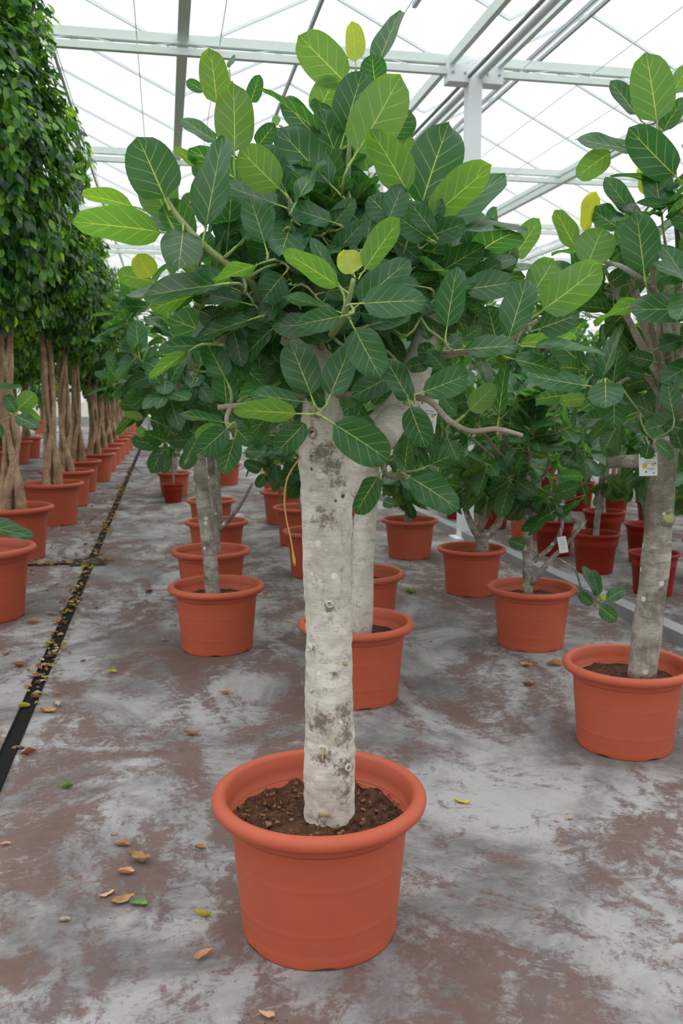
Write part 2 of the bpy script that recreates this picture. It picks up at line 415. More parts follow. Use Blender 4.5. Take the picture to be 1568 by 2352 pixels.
# posts
def post(x, y, label, full=True):
    r = thing('support_post', (x, y, 0), label, 'post')
    wv = .072
    prof = [(-wv, -wv), (wv, -wv), (wv, wv), (-wv, wv)]
    link('column', new_mesh('column', *box_vf((0, 0, (GUT - .08 + (.18 if full else 0)) / 2), (.135, .135, GUT - .08 + (.18 if full else 0))), [M['white']], False), r)
    link('foot_plate', new_mesh('foot_plate', *box_vf((0, 0, .008), (.26, .26, .016)), [M['white']], False), r)
    if full:
        for s in (-1, 1):
            v, f = join_vf([box_vf((s * .17, -.075, GUT - .03), (.20, .012, .16)), box_vf((s * .17, 0, GUT - .105), (.20, .15, .012)), box_vf((s * .265, 0, GUT - .0), (.012, .15, .22))])
            b = link('bracket', new_mesh('bracket', v, f, [M['white']], False), r)
            for bx in (.11, .23):
                bv, bf = tube_vf([Vector((s * bx, -.081, GUT - .03)), Vector((s * bx, -.096, GUT - .03))], [.012, .012], 6)
                link('bolt', new_mesh('bolt', bv, bf, [M['steelb']], False), b)
    return r
post(KX, BY[3], 'white steel post with bolted brackets carrying the twin roof rails, by the kerb')
post(KX, BY[4] , 'white steel post on the kerb line, next one beyond the bracketed post')
post(-1.98, BY[5], 'white steel post standing between the braided fig trees', False)
post(-5.75, BY[5], 'white steel post behind the second row of braided fig trees', False)

# ------------------------------------------------------------------ pots and soil
def pot_profile():
    p = [(.30, .02), (.352, .02), (.356, 0), (.362, 0)]
    for i in range(1, 56):
        z = i * .01; r = .362 + .092 * z + .0022 * (math.exp(-((z - .165) / .007) ** 2) + math.exp(-((z - .385) / .007) ** 2)) + (.0018 if z < .058 else 0)
        p.append((r, z))
    p += [(.4135, .552), (.420, .556), (.4225, .563), (.4245, .575), (.4275, .590), (.432, .597), (.441, .602)]
    for i in range(13):
        a = math.radians(-105 + i * 250 / 12); p.append((.464 + .036 * math.cos(a), .642 + .036 * math.sin(a)))
    p += [(.424, .60), (.412, .545), (.395, .540), (.385, .40)]
    return p
def make_pot(seg=96):
    nt = {k for c in (7, 23, 39, 55, 71, 87) for k in (c - 1, c, c + 1)}
    dz = lambda k: .022 if (k % 96) in nt else 0.0
    v, f = lathe_vf(pot_profile(), seg, {2: dz, 3: dz})
    v.append((0, 0, .02)); c = len(v) - 1
    f += [(c, (k + 1) % seg, k) for k in range(seg)]
    return new_mesh('pot', v, f, [M['pot']])
POT = make_pot()
def bucket_mesh(seg=48):
    p = [(.01, .012), (.34, .012), (.345, 0), (.36, 0), (.375, .05), (.44, .72), (.452, .725), (.456, .78), (.485, .785), (.5, .80), (.5, .84), (.49, .85), (.465, .85), (.455, .80), (.43, .6)]
    return new_mesh('bucket', *lathe_vf(p, seg), [M['bucket']])
BUCKET = bucket_mesh()
def soil_mesh(r, name, res=36, amp=.018, seed=0, z=.535):
    V, Fc = [(0, 0, z)], []
    for i in range(1, res // 2 + 1):
        rr = r * i / (res // 2)
        for k in range(res):
            a = 2 * math.pi * k / res; x, y = rr * math.cos(a), rr * math.sin(a)
            h = noise.fractal(Vector((x * 9 + seed, y * 9, 0)), .8, 2.1, 4) * amp
            V.append((x, y, z + h + (.012 * (1 - rr / r))))
    for k in range(res): Fc.append((0, 1 + k, 1 + (k + 1) % res))
    for i in range(res // 2 - 1):
        for k in range(res):
            a, b = 1 + i * res + k, 1 + i * res + (k + 1) % res
            Fc.append((a, a + res, b + res, b))
    return new_mesh(name, V, Fc, [M['soil']])
SOIL = [soil_mesh(.404, 'soil', seed=s) for s in (1.3, 5.7)]
SOILB = soil_mesh(.445, 'soil_bucket', 24, .02, 3.3, .72)
def add_pot(root, W, kind='pot', rz=0.0, fine=False):
    sc = Matrix.Diagonal((W, W, W, 1)); R = Matrix.Rotation(rz, 4, 'Z')
    if kind == 'pot':
        link('pot', POT, root, R @ sc)
        link('soil', SOIL[0] if not fine else soil_mesh(.404, 'soil_fine', 120, .03, 8.1), root, R @ sc)
    else:
        link('bucket', BUCKET, root, R @ sc); link('soil', SOILB, root, R @ sc)

# ------------------------------------------------------------------ big fig leaves
PET = .20
def leaf_mesh(name, bend, fold, wave, side, blunt, rows=11, cols=6, pet=PET, ratio=.56):
    V, Fc, UV, MI = [], [], [], []
    for i in range(rows + 1):
        t = i / rows
        q = t ** blunt
        hw = ratio / 2 * (max(0, 1 - abs(2 * q - 1) ** 2.25)) ** (1 / 1.95)
        if i == 0: hw = .012
        if i == rows: hw = .006
        y = pet + t; cz = -bend * t * t
        for j in range(cols + 1):
            u = j / cols * 2 - 1
            x = u * hw
            z = cz + fold * abs(x) * (1 - .4 * t) - .25 * fold * abs(u) ** 3 * hw + wave * math.sin(t * 9 + 2 * u) * abs(u) * .03
            V.append((x + side * t * t * .12, y - bend * bend * t * t * .3, z)); UV.append((j / cols, t))
    for i in range(rows):
        for j in range(cols):
            a = i * (cols + 1) + j; Fc.append((a, a + 1, a + cols + 2, a + cols + 1)); MI.append(0)
    k = len(V); path = [Vector((0, -.0, 0)), Vector((0, pet * .5, .006)), Vector((0, pet + .03, -.005))]
    pv, pf = tube_vf(path, [.020, .014, .012], 5, cap=False)
    V += pv; UV += [(.5, 0)] * len(pv); Fc += [tuple(a + k for a in f) for f in pf]; MI += [1] * len(pf)
    return new_mesh(name, V, Fc, [M['leaf'], M['petiole']], True, UV, MI)
LEAF = [leaf_mesh('leaf_flat', .02, .16, .8, .25, .84), leaf_mesh('leaf_soft', .08, .25, 1.2, -.3, 1.12), leaf_mesh('leaf_arched', .2, .15, .8, .12, 1.0),
        leaf_mesh('leaf_drooped', .34, .1, .5, -.1, .95), leaf_mesh('leaf_cupped', .05, .42, .6, .2, .95), leaf_mesh('leaf_upturned', -.12, .25, .9, -.25, 1.2)]
LEAFT = [LEAF[0], LEAF[1], LEAF[2], LEAF[4], leaf_mesh('leaf_broad', .04, .2, 1.4, -.2, 1.0), leaf_mesh('leaf_wavy', .06, .22, 2.2, .3, .9), leaf_mesh('leaf_tapered', .03, .3, 1.0, -.1, .78)]
LEAF_LO = [leaf_mesh('leaf_far', b, f, .5, s, bl, 6, 4) for b, f, s, bl in ((.05, .2, .1, .95), (.2, .15, -.1, 1.0), (.33, .1, .1, .95), (-.08, .3, 0, .92))]
MATURE = (.027, .110, .038)
TONE = {'D': MATURE, 'M': MATURE, 'S': MATURE, 'L': MATURE, 'B': (.085, .215, .040), 'Y': (.36, .46, .045)}  # B: lighter young green; on traced backlit leaves it also paints in their glow
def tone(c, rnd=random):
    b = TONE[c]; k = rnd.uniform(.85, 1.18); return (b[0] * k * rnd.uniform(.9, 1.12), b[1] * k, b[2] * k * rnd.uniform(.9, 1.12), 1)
def frame(o, axis, nrm, L, Wf=1.0):
    y = axis.normalized(); z = (nrm - y * nrm.dot(y)); z = z.normalized() if z.length > 1e-5 else y.orthogonal().normalized()
    x = y.cross(z)
    return Matrix(((x.x * L * Wf, y.x * L, z.x * L, o.x), (x.y * L * Wf, y.y * L, z.y * L, o.y), (x.z * L * Wf, y.z * L, z.z * L, o.z), (0, 0, 0, 1)))

class Skeleton:                     # branches of one plant, in the plant's local space
    def __init__(s, root): s.root = root; s.P = []; s.R = []; s.n = 0
    def add(s, pts, r0, r1, name, mat, sides=8, n=None, rough=0.0, smooth_n=None, keep=True, parent=None):
        n = n or max(4, 4 * (len(pts) - 1)); path = catmull(pts, n); rad = taper(r0, r1, n)
        v, f = tube_vf(path, rad, sides, rough, seed=s.n * 3.1); s.n += 1
        o = link(name, new_mesh(name, v, f, [mat]), parent or s.root)
        if keep: s.P += path; s.R += rad
        return o
    def nearest(s, p):
        A = np.array([tuple(q) for q in s.P]); d = np.linalg.norm(A - np.array(tuple(p)), axis=1); i = int(d.argmin()); return s.P[i], d[i], s.R[i]
    def reach(s, ends, rt=.0045, mat=None):       # ends: (point, direction) pairs joined by twigs, nearest first
        left = list(ends)
        left.sort(key=lambda e: s.nearest(e[0])[1])
        for p, d in left:
            q, dist, r = s.nearest(p)
            if dist < .012: continue
            c = p - d * dist * .45
            n = max(3, int(dist / .05)); path = [((1 - t) ** 2) * q + 2 * t * (1 - t) * c + t * t * p for t in [i / n for i in range(n + 1)]]
            ra = min(r * .8, rt + dist * .012); rad = taper(ra, rt * .8, n)
            v, f = tube_vf(path, rad, 6); link('twig', new_mesh('twig', v, f, [mat or M['twig']]), s.root)
            s.P += path; s.R += rad

def traced_leaf(root, spec, dist, ends, rnd, meshes=LEAFT):
    bx, by, tx, ty, wpx, off, tn = spec[:7]; dt = spec[7] if len(spec) > 7 else rnd.uniform(-.03, .03)
    b = on_plane(bx, by, dist + off); t = on_plane(tx, ty, dist + off + dt)
    ax = t - b; L = ax.length; a = ax / L; mid = (b + t) / 2
    zc = (mid - CAM).dot(FWD); wt = wpx * zc / F
    ratio = .57; 
    if wt > ratio * L: ratio = min(wt / L, 1.0)
    cr = min(1, wt / (ratio * L)); sr = math.sqrt(1 - cr * cr)
    c = CAM - mid; c = (c - a * c.dot(a)).normalized(); s = a.cross(c)
    under = tn in 'BY'
    n1 = (-c if under else c) * cr
    n = n1 + s * sr if (n1 + s * sr).z > (n1 - s * sr).z else n1 - s * sr
    foreshort = len(spec) > 7 and dt < -.08
    me = meshes[2] if foreshort else rnd.choice(meshes[:2] + meshes[3:])
    o = b - a * (L * PET) - root.location
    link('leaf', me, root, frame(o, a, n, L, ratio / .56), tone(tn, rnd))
    ends.append((o, a))

def rosette(root, p, d, k, L, rnd, tones, meshes, ends=None, spread=(35, 85), sink=None):
    d = d.normalized(); s = d.orthogonal().normalized(); a0 = rnd.uniform(0, 6.28)
    for i in range(k):
        ang = a0 + i * 2.4; al = math.radians(rnd.uniform(*spread)) * (1 - .35 * i / k)
        e = Quaternion(d, ang) @ s
        ax = (d * math.cos(al) + e * math.sin(al)); ax.z -= .12; ax.normalize()
        n = d + Vector((0, 0, .6)) + Vector((rnd.uniform(-.3, .3), rnd.uniform(-.3, .3), 0))
        l = L * rnd.uniform(.72, 1.15) * (1 - .25 * (i == k - 1))
        fm = frame(p + d * (.012 * i - .03), ax, n, l, rnd.uniform(.9, 1.15)); me_ = rnd.choice(meshes); tn_ = tone(rnd.choice(tones), rnd)
        if sink is None: link('leaf', me_, root, fm, tn_)
        else: sink.append((me_, fm))
    if ends is not None: ends.append((p + d * .03, d))

# ------------------------------------------------------------------ the large fig in the foreground
MW = .583
mp = on_level(733, 1827, .642 * MW); MP = Vector((mp.x, mp.y, 0)); MD = hdist(MP)
main = thing('potted_fig_tree', MP, 'large fig tree with the thickest pale trunk, in a bright terracotta pot standing alone', 'potted tree', )
add_pot(main, MW, rz=1.02, fine=True)
def ml(px, py, off=0.0): return on_plane(px, py, MD + off) - MP
sk = Skeleton(main)
TR = [(757, 1925, .0), (756, 1880, .0), (757, 1800, .0), (757, 1700, .0), (755, 1600, .0), (755, 1500, 0), (753, 1400, 0), (752, 1300, .0), (751, 1200, 0), (752, 1120, 0), (750, 1060, 0), (745, 1000, 0), (738, 940, .0)]
TRW = [60, 58, 59, 57, 55, 53, 53, 56, 58, 61, 64, 58, 46]
tp = [ml(*p) for p in TR]
NR = 260; path = catmull(tp, NR); wr = np.interp(np.linspace(0, len(TRW) - 1, NR + 1), range(len(TRW)), TRW)
rad = [r * ((p + MP - CAM).dot(FWD)) / F for r, p in zip(wr, path)]
tv, tf = tube_vf(path, rad, 72, .05, 9.0, True, 2.0)
tv = [v + (Vector((v.x, v.y, 0)) - Vector((tp[5].x, tp[5].y, 0))).normalized() * .004 * noise.noise(v * 38) for v in tv]
stains = [(745, 1190, .040, 0), (738, 1172, .022, 0), (757, 1392, .026, 0), (712, 1492, .02, 0), (795, 1640, .045, 0), (800, 1690, .045, 0), (796, 1770, .05, 0), (800, 1820, .04, 0), (742, 1740, .035, 0),
          (735, 1660, .05, 0), (745, 1880, .03, 0), (740, 1035, .035, 0), (760, 1070, .04, 0), (775, 1105, .03, 0), (728, 1050, .03, 0), (760, 1030, .03, 0), (770, 1550, .02, 0),
          (703, 1028, .008, 1), (702, 1040, .008, 1), (710, 1048, .009, 1), (715, 1078, .007, 1), (731, 1083, .009, 1), (790, 1140, .012, 1), (770, 1150, .008, 1), (793, 1170, .006, 1),
          (711, 1320, .013, 2), (765, 1322, .013, 2), (757, 1297, .009, 2), (750, 1262, .010, 2), (732, 1278, .007, 2), (735, 1333, .007, 2), (755, 1420, .006, 2), (732, 1545, .008, 2), (782, 1658, .007, 2), (745, 1180, .0, 2), (760, 1250, .007, 2)]
me = new_mesh('trunk', tv, tf, [M['bark']])
cl = me.color_attributes.new('stain', 'FLOAT_COLOR', 'POINT'); arr = np.zeros((len(tv), 4), dtype=np.float32); arr[:, 3] = 1
A = np.array([tuple(v) for v in tv])
dirc = np.array(tuple((CAM - MP).normalized()))
for px, py, r, c in stains:
    if r <= 0: continue
    q = ml(px, py); i = np.argmin(np.linalg.norm(np.array([tuple(x) for x in path]) - np.array(tuple(q)), axis=1)); q = q + (CAM - (q + MP)).normalized() * rad[int(i)] * .9
    d = np.linalg.norm(A - np.array(tuple(q)), axis=1); arr[:, c] = np.maximum(arr[:, c], np.clip(1.0 - d / r * .62, 0, 1) if c == 0 else np.clip(1.15 - d / r * .75, 0, 1))
cl.data.foreach_set('color', arr.ravel())
trunk = link('trunk', me, main)
sk.P += path[180:]; sk.R += rad[180:]
# knots, scars and the torn slit in the bark
def on_trunk(px, py):
    q = ml(px, py); i = int(np.argmin([(x - q).length for x in path])); c = path[i]
    sd = (q - c); v = (CAM - (q + MP)).normalized(); sd = sd - v * sd.dot(v); h = math.sqrt(max(1e-6, rad[i] ** 2 - min(sd.length, rad[i] * .97) ** 2))
    p = q + v * h; return p, (p - c - Vector((0, 0, (p - c).z))).normalized()
def knot(px, py, r, ring, mat, depth=.006):
    p, n = on_trunk(px, py); s = n.orthogonal().normalized(); t = n.cross(s); V, Fc = [], []
    prof = [(1.25, -.003), (1.05, .003), (.85, depth), (.62, depth * .8), (.5, .0005), (.25, .0003)] if ring else [(1.0, -.003), (.8, depth * .7), (.5, depth), (.2, depth * .9)]
    sg = 14
    for rr, h in prof:
        for k in range(sg):
            a = 2 * math.pi * k / sg; q = r * rr * (1 + .18 * noise.noise(Vector((a * 2, px, rr))))
            V.append(p + s * math.cos(a) * q + t * math.sin(a) * q * 1.15 + n * h)
    for i in range(len(prof) - 1):
        for k in range(sg): Fc.append((i * sg + k, i * sg + (k + 1) % sg, (i + 1) * sg + (k + 1) % sg, (i + 1) * sg + k))
    Fc.append(tuple((len(prof) - 1) * sg + k for k in range(sg)))
    mi = [0] * len(Fc)
    if ring: mi[-1] = 1; mi[-sg - 1:-1] = [1] * sg
    link('knot', new_mesh('knot', V, Fc, [mat, M['scar']], True, None, mi), trunk)
knot(718, 996, .013, True, M['limb']); knot(757, 1388, .009, True, M['bark']); knot(712, 1488, .009, True, M['bark']); knot(790, 1523, .007, False, M['wood'], .012)
knot(798, 1762, .011, True, M['bark']); knot(769, 1797, .006, True, M['limb']); knot(738, 1826, .007, True, M['bark']); knot(746, 1872, .014, True, M['bark'], .009); knot(716, 1586, .006, False, M['bark']); knot(743, 1722, .012, True, M['bark'])
p, n = on_trunk(743, 1722)
v, f = tube_vf(catmull([p + n * .004 + Vector((0, 0, .010)), p + n * .010 - Vector((0, 0, .008)), p + n * .012 - Vector((0, 0, .030))], 6), [.003, .004, .0035, .003, .003, .002, .001], 6)
link('splinter', new_mesh('splinter', v, f, [M['wood']]), trunk)
for i in range(6):
    p, n = on_trunk(735 + i * 4.2, 1868); q = p + n * .004
    v, f = tube_vf([q + Vector((0, 0, .012)), q + n * .006, q + n * .004 - Vector((0, 0, .012))], [.003, .0032, .001], 6); link('splinter', new_mesh('splinter', v, f, [M['wood']]), trunk)
# limbs
def limb(pts, r0, r1, mat='limb', sides=24, rough=.08, name='limb', n=40): return sk.add([ml(*p) for p in pts], r0, r1, name, M[mat], sides, n, rough)
limb([(770, 1120, .0), (800, 1065, 0), (850, 1010, 0), (905, 950, .02), (945, 880, .04), (968, 810, .06), (985, 740, .08), (1000, 650, .1), (1012, 590, .1)], .058, .022, 'bark', 32)
limb([(740, 1000, 0), (735, 930, .0), (725, 870, .03), (705, 800, .04), (650, 750, .0), (585, 712, -.04)], .052, .036, 'bark', 28)
limb([(728, 880, .05), (738, 800, .06), (742, 740, .06), (744, 690, .04), (740, 640, .06)], .040, .028, 'bark', 24)
limb([(905, 960, 0), (885, 990, -.05), (878, 1005, -.07)], .042, .038, 'bark', 20)
TW = 'twig'
def br(pts, r0=.010, r1=.005, mat='twig', name='branch'): return sk.add([ml(*p) for p in pts], r0, r1, name, M[mat], 10, None, .05)
br([(600, 725, -.04), (585, 660, -.12), (545, 625, -.16), (470, 565, -.17), (410, 500, -.15), (380, 455, -.15)], .011, .006)
br([(742, 690, .04), (715, 600, .02), (690, 520, .0), (682, 465, -.02)], .010)
br([(744, 680, .04), (790, 560, .05), (797, 460, .02), (800, 370, .0), (803, 300, .0)], .011)
br([(1000, 660, .1), (965, 590, .0), (955, 540, -.08), (968, 480, -.1)], .010)
br([(1005, 640, .1), (1080, 640, .05), (1130, 620, .05)], .009)
br([(965, 830, .06), (1030, 815, .0), (1100, 800, -.05), (1170, 780, -.08), (1235, 735, -.1)], .012, .006, 'limb')
br([(965, 830, .06), (1010, 810, -.1), (1028, 790, -.16)], .008)
br([(925, 910, .02), (985, 920, -.08), (1030, 965, -.12), (1080, 990, -.14), (1140, 985, -.15), (1200, 1000, -.15)], .009, .005, 'limb')
br([(735, 800, .04), (760, 770, -.15), (785, 735, -.30), (800, 690, -.34), (812, 640, -.36)], .010, .005)
br([(735, 960, -.0), (720, 948, -.14), (722, 945, -.2)], .008, .006, 'limb')
br([(735, 900, .0), (650, 915, -.08), (560, 930, -.14), (500, 936, -.16)], .008, .007, 'limb')
br([(530, 933, -.15), (520, 960, -.17), (523, 985, -.18)], .006, .005, 'limb')
br([(590, 715, -.04), (520, 735, -.1), (470, 720, -.12), (445, 705, -.12)], .009)
br([(600, 725, -.02), (540, 770, -.1), (500, 785, -.14), (480, 792, -.14)], .009, .005, 'limb')
br([(870, 1000, -.02), (880, 1060, .1), (890, 1095, .12), (940, 1093, .1)], .008, .004, 'limb')
br([(735, 905, 0), (830, 905, -.05), (865, 900, -.1), (858, 930, -.12)], .009, .005, 'limb')
br([(930, 900, .03), (942, 930, -.16)], .006, .005)
# traced leaves: base x,y, tip x,y, width, distance offset, tone, (tip offset)
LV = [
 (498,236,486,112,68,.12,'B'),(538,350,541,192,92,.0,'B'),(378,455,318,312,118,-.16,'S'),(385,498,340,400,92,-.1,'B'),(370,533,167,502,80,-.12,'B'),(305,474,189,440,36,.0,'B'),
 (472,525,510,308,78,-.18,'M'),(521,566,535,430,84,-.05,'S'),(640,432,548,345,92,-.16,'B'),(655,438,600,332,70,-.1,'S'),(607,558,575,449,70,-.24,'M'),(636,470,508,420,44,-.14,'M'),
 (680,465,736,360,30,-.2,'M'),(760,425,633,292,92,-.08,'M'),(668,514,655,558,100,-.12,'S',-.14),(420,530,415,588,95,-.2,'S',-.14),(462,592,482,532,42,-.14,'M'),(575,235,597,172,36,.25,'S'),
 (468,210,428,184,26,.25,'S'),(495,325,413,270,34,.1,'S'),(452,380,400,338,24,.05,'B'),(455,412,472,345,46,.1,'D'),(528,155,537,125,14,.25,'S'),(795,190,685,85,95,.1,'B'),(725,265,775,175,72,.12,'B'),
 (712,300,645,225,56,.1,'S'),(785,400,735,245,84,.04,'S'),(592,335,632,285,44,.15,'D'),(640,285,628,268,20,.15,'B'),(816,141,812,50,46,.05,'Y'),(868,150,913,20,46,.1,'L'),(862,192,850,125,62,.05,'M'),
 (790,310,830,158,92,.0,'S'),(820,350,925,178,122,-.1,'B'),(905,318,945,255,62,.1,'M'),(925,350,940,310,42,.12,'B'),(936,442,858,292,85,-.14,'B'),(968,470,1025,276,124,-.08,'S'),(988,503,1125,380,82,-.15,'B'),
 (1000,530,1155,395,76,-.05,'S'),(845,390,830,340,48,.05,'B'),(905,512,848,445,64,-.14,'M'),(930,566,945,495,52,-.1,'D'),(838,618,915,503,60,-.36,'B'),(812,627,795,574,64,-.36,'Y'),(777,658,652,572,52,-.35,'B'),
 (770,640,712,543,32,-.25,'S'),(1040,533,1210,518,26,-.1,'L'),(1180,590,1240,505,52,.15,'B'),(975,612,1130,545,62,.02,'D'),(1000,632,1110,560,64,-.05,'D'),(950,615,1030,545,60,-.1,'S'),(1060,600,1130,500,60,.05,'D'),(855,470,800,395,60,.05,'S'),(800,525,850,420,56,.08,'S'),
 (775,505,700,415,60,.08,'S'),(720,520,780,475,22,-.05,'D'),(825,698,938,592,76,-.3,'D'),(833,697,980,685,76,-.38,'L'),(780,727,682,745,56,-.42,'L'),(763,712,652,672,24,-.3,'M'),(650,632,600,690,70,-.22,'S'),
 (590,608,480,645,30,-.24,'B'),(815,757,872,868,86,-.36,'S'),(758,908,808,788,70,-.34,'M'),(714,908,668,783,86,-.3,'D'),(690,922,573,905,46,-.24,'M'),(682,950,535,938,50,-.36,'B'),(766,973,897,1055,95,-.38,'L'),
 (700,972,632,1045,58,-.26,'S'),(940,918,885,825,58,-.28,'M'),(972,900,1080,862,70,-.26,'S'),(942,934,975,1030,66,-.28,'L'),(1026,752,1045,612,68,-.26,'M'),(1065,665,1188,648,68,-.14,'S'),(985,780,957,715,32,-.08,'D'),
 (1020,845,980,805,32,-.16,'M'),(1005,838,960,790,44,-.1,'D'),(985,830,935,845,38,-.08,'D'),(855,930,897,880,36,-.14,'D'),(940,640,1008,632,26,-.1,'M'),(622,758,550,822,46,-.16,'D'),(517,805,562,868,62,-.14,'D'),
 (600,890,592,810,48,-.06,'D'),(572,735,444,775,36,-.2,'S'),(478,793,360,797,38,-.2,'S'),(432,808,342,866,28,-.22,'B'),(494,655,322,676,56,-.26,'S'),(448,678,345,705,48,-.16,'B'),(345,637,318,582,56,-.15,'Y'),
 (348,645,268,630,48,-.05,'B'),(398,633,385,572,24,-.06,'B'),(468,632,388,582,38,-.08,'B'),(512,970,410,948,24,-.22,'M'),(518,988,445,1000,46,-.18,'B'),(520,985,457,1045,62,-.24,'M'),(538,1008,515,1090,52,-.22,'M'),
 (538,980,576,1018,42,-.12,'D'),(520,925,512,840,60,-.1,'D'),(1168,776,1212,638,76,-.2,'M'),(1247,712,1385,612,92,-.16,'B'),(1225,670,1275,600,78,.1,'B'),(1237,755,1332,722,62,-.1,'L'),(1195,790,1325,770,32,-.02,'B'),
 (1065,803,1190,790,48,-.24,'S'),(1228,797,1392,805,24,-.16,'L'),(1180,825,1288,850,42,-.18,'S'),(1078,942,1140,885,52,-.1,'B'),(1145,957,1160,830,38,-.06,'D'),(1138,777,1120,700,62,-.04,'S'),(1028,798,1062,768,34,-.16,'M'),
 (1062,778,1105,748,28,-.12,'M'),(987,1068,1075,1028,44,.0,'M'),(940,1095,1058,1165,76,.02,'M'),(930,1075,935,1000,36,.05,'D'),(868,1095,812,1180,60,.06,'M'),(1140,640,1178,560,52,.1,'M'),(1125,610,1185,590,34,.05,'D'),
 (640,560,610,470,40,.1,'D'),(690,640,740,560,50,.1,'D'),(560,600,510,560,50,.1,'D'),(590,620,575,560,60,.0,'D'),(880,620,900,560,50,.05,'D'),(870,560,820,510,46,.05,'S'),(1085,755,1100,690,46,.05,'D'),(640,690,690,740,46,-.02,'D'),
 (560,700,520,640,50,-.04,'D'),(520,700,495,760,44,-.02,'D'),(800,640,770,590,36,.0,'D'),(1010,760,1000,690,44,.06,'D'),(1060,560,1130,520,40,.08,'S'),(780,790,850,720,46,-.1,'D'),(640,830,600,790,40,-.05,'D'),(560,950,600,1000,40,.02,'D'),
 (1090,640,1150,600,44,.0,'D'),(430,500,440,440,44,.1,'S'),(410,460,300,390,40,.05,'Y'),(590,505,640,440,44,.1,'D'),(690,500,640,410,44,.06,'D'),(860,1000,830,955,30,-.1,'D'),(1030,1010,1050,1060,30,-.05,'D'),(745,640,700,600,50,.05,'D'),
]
ends = []; rl = random.Random(3)
for sp in LV: traced_leaf(main, sp, MD, ends, rl)
# dark inner leaves close in front of the limbs
ri = random.Random(19)
for i in range(58):
    x = 760 + ri.uniform(-1, 1) * 250; y = 690 + ri.uniform(-1, 1) * 190; a = ri.uniform(0, 6.28); ln = ri.uniform(85, 125)
    if abs(x - 745) < 90 and y > 850: continue
    traced_leaf(main, (x, y, x + ln * math.cos(a), y + ln * .8 * math.sin(a), ri.uniform(40, 62), ri.uniform(-.19, -.10), ri.choice('DDDDM')), MD, ends, ri)
# inner and rear rosettes that fill the crown
inner = []; cc = ml(760, 640, .05); rr = random.Random(11); cnt = 0; tries = 0
while cnt < 88 and tries < 1500:
    tries += 1
    d = Vector((rr.gauss(0, 1), rr.gauss(0, 1), rr.gauss(0, .9))).normalized(); q = rr.uniform(.25, .92)
    u = RGT * (d.x * .46 * q) + FH * (d.y * .44 * q) + Vector((0, 0, d.z * .40 * q))
    if u.dot(FH) < -.09 + (.07 if u.z > .1 else 0): continue
    if u.z < -.30: continue
    rosette(main, cc + u, d + Vector((0, 0, .5)), rr.randint(3, 4), .17, rr, 'DDDDDMS', LEAF, ends, sink=None if cnt < 28 else inner); cnt += 1
V, Fc, UV, MI = [], [], [], []
for me_, fm in inner:                                    # leaves past the first 300, joined into one part
    k = len(V); uvl = me_.uv_layers[0].data; uvv = [(0, 0)] * len(me_.vertices)
    for lp_ in me_.loops: uvv[lp_.vertex_index] = tuple(uvl[lp_.index].uv)
    V += [fm @ q.co for q in me_.vertices]; UV += uvv
    for pl in me_.polygons: Fc.append(tuple(i + k for i in pl.vertices)); MI.append(pl.material_index)
q = link('inner_leaves', new_mesh('inner_leaves', V, Fc, [M['leaf'], M['petiole']], True, UV, MI), main, None, TONE['D'] + (1,)); q['kind'] = 'stuff'
sk.reach(ends)
# aerial root hanging beside the trunk
v, f = tube_vf(catmull([ml(690, 1050, -.05), ml(672, 1075, -.1), ml(658, 1105, -.11), ml(653, 1150, -.11), ml(658, 1195, -.11), ml(668, 1240, -.11), ml(677, 1300, -.11)], 30), [.0022] * 28 + [.003, .0045, .002], 7)
link('aerial_root', new_mesh('aerial_root', v, f, [M['root']]), main)
# loose bark chips on the soil
rc = random.Random(5); V = []
for i in range(260):
    a = rc.uniform(0, 6.28); r = MW * .39 * math.sqrt(rc.uniform(.04, 1)); s = rc.uniform(.002, .007) * (2.2 if rc.random() < .08 else 1)
    bv, bf = box_vf((0, 0, 0), (s * rc.uniform(.8, 2.2), s, s * rc.uniform(.3, .8)))
    Rm = Matrix.Rotation(rc.uniform(0, 6), 3, 'Z') @ Matrix.Rotation(rc.uniform(-.6, .6), 3, 'X')
    V.append(([Rm @ (Vector(q) * (1 + rc.uniform(-.25, .25))) + Vector((r * math.cos(a), r * math.sin(a), MW * .538 + .006 + rc.uniform(-.003, .006))) for q in bv], bf))
q = link('bark_chips', new_mesh('bark_chips', *join_vf(V), [M['chip']], False), main); q['kind'] = 'stuff'

# ------------------------------------------------------------------ other potted figs
ORD = ['first', 'second', 'third', 'fourth', 'fifth', 'sixth', 'seventh', 'eighth', 'ninth', 'tenth', 'eleventh', 'twelfth', 'thirteenth', 'fourteenth', 'fifteenth', 'sixteenth']
def joined_leaves(root, items, name='foliage', mat='foliage'):     # items: (origin, axis, normal, L, wf)
    tv = np.array([(0, 0, 0), (-.24, .32, .04), (.24, .32, .04), (0, .35, 0), (-.25, .68, .0), (.25, .68, .0), (0, .7, -.04), (0, 1, -.12)])
    tf = np.array([(0, 3, 1), (0, 2, 3), (1, 3, 6), (1, 6, 4), (3, 2, 5), (3, 5, 6), (4, 6, 7), (6, 5, 7)])
    n = len(items); Vv = np.zeros((n, 8, 3)); 
    for i, (o, ax, nr, L, wf) in enumerate(items):
        Mx = np.array(frame(o, ax, nr, L, wf)); Vv[i] = tv @ Mx[:3, :3].T + Mx[:3, 3]
    Fv = (tf[None] + (np.arange(n) * 8)[:, None, None]).reshape(-1, 3)
    ob = link(name, new_mesh(name, Vv.reshape(-1, 3), [tuple(int(a) for a in q) for q in Fv], [M[mat]]), root); ob['kind'] = 'stuff'; return ob

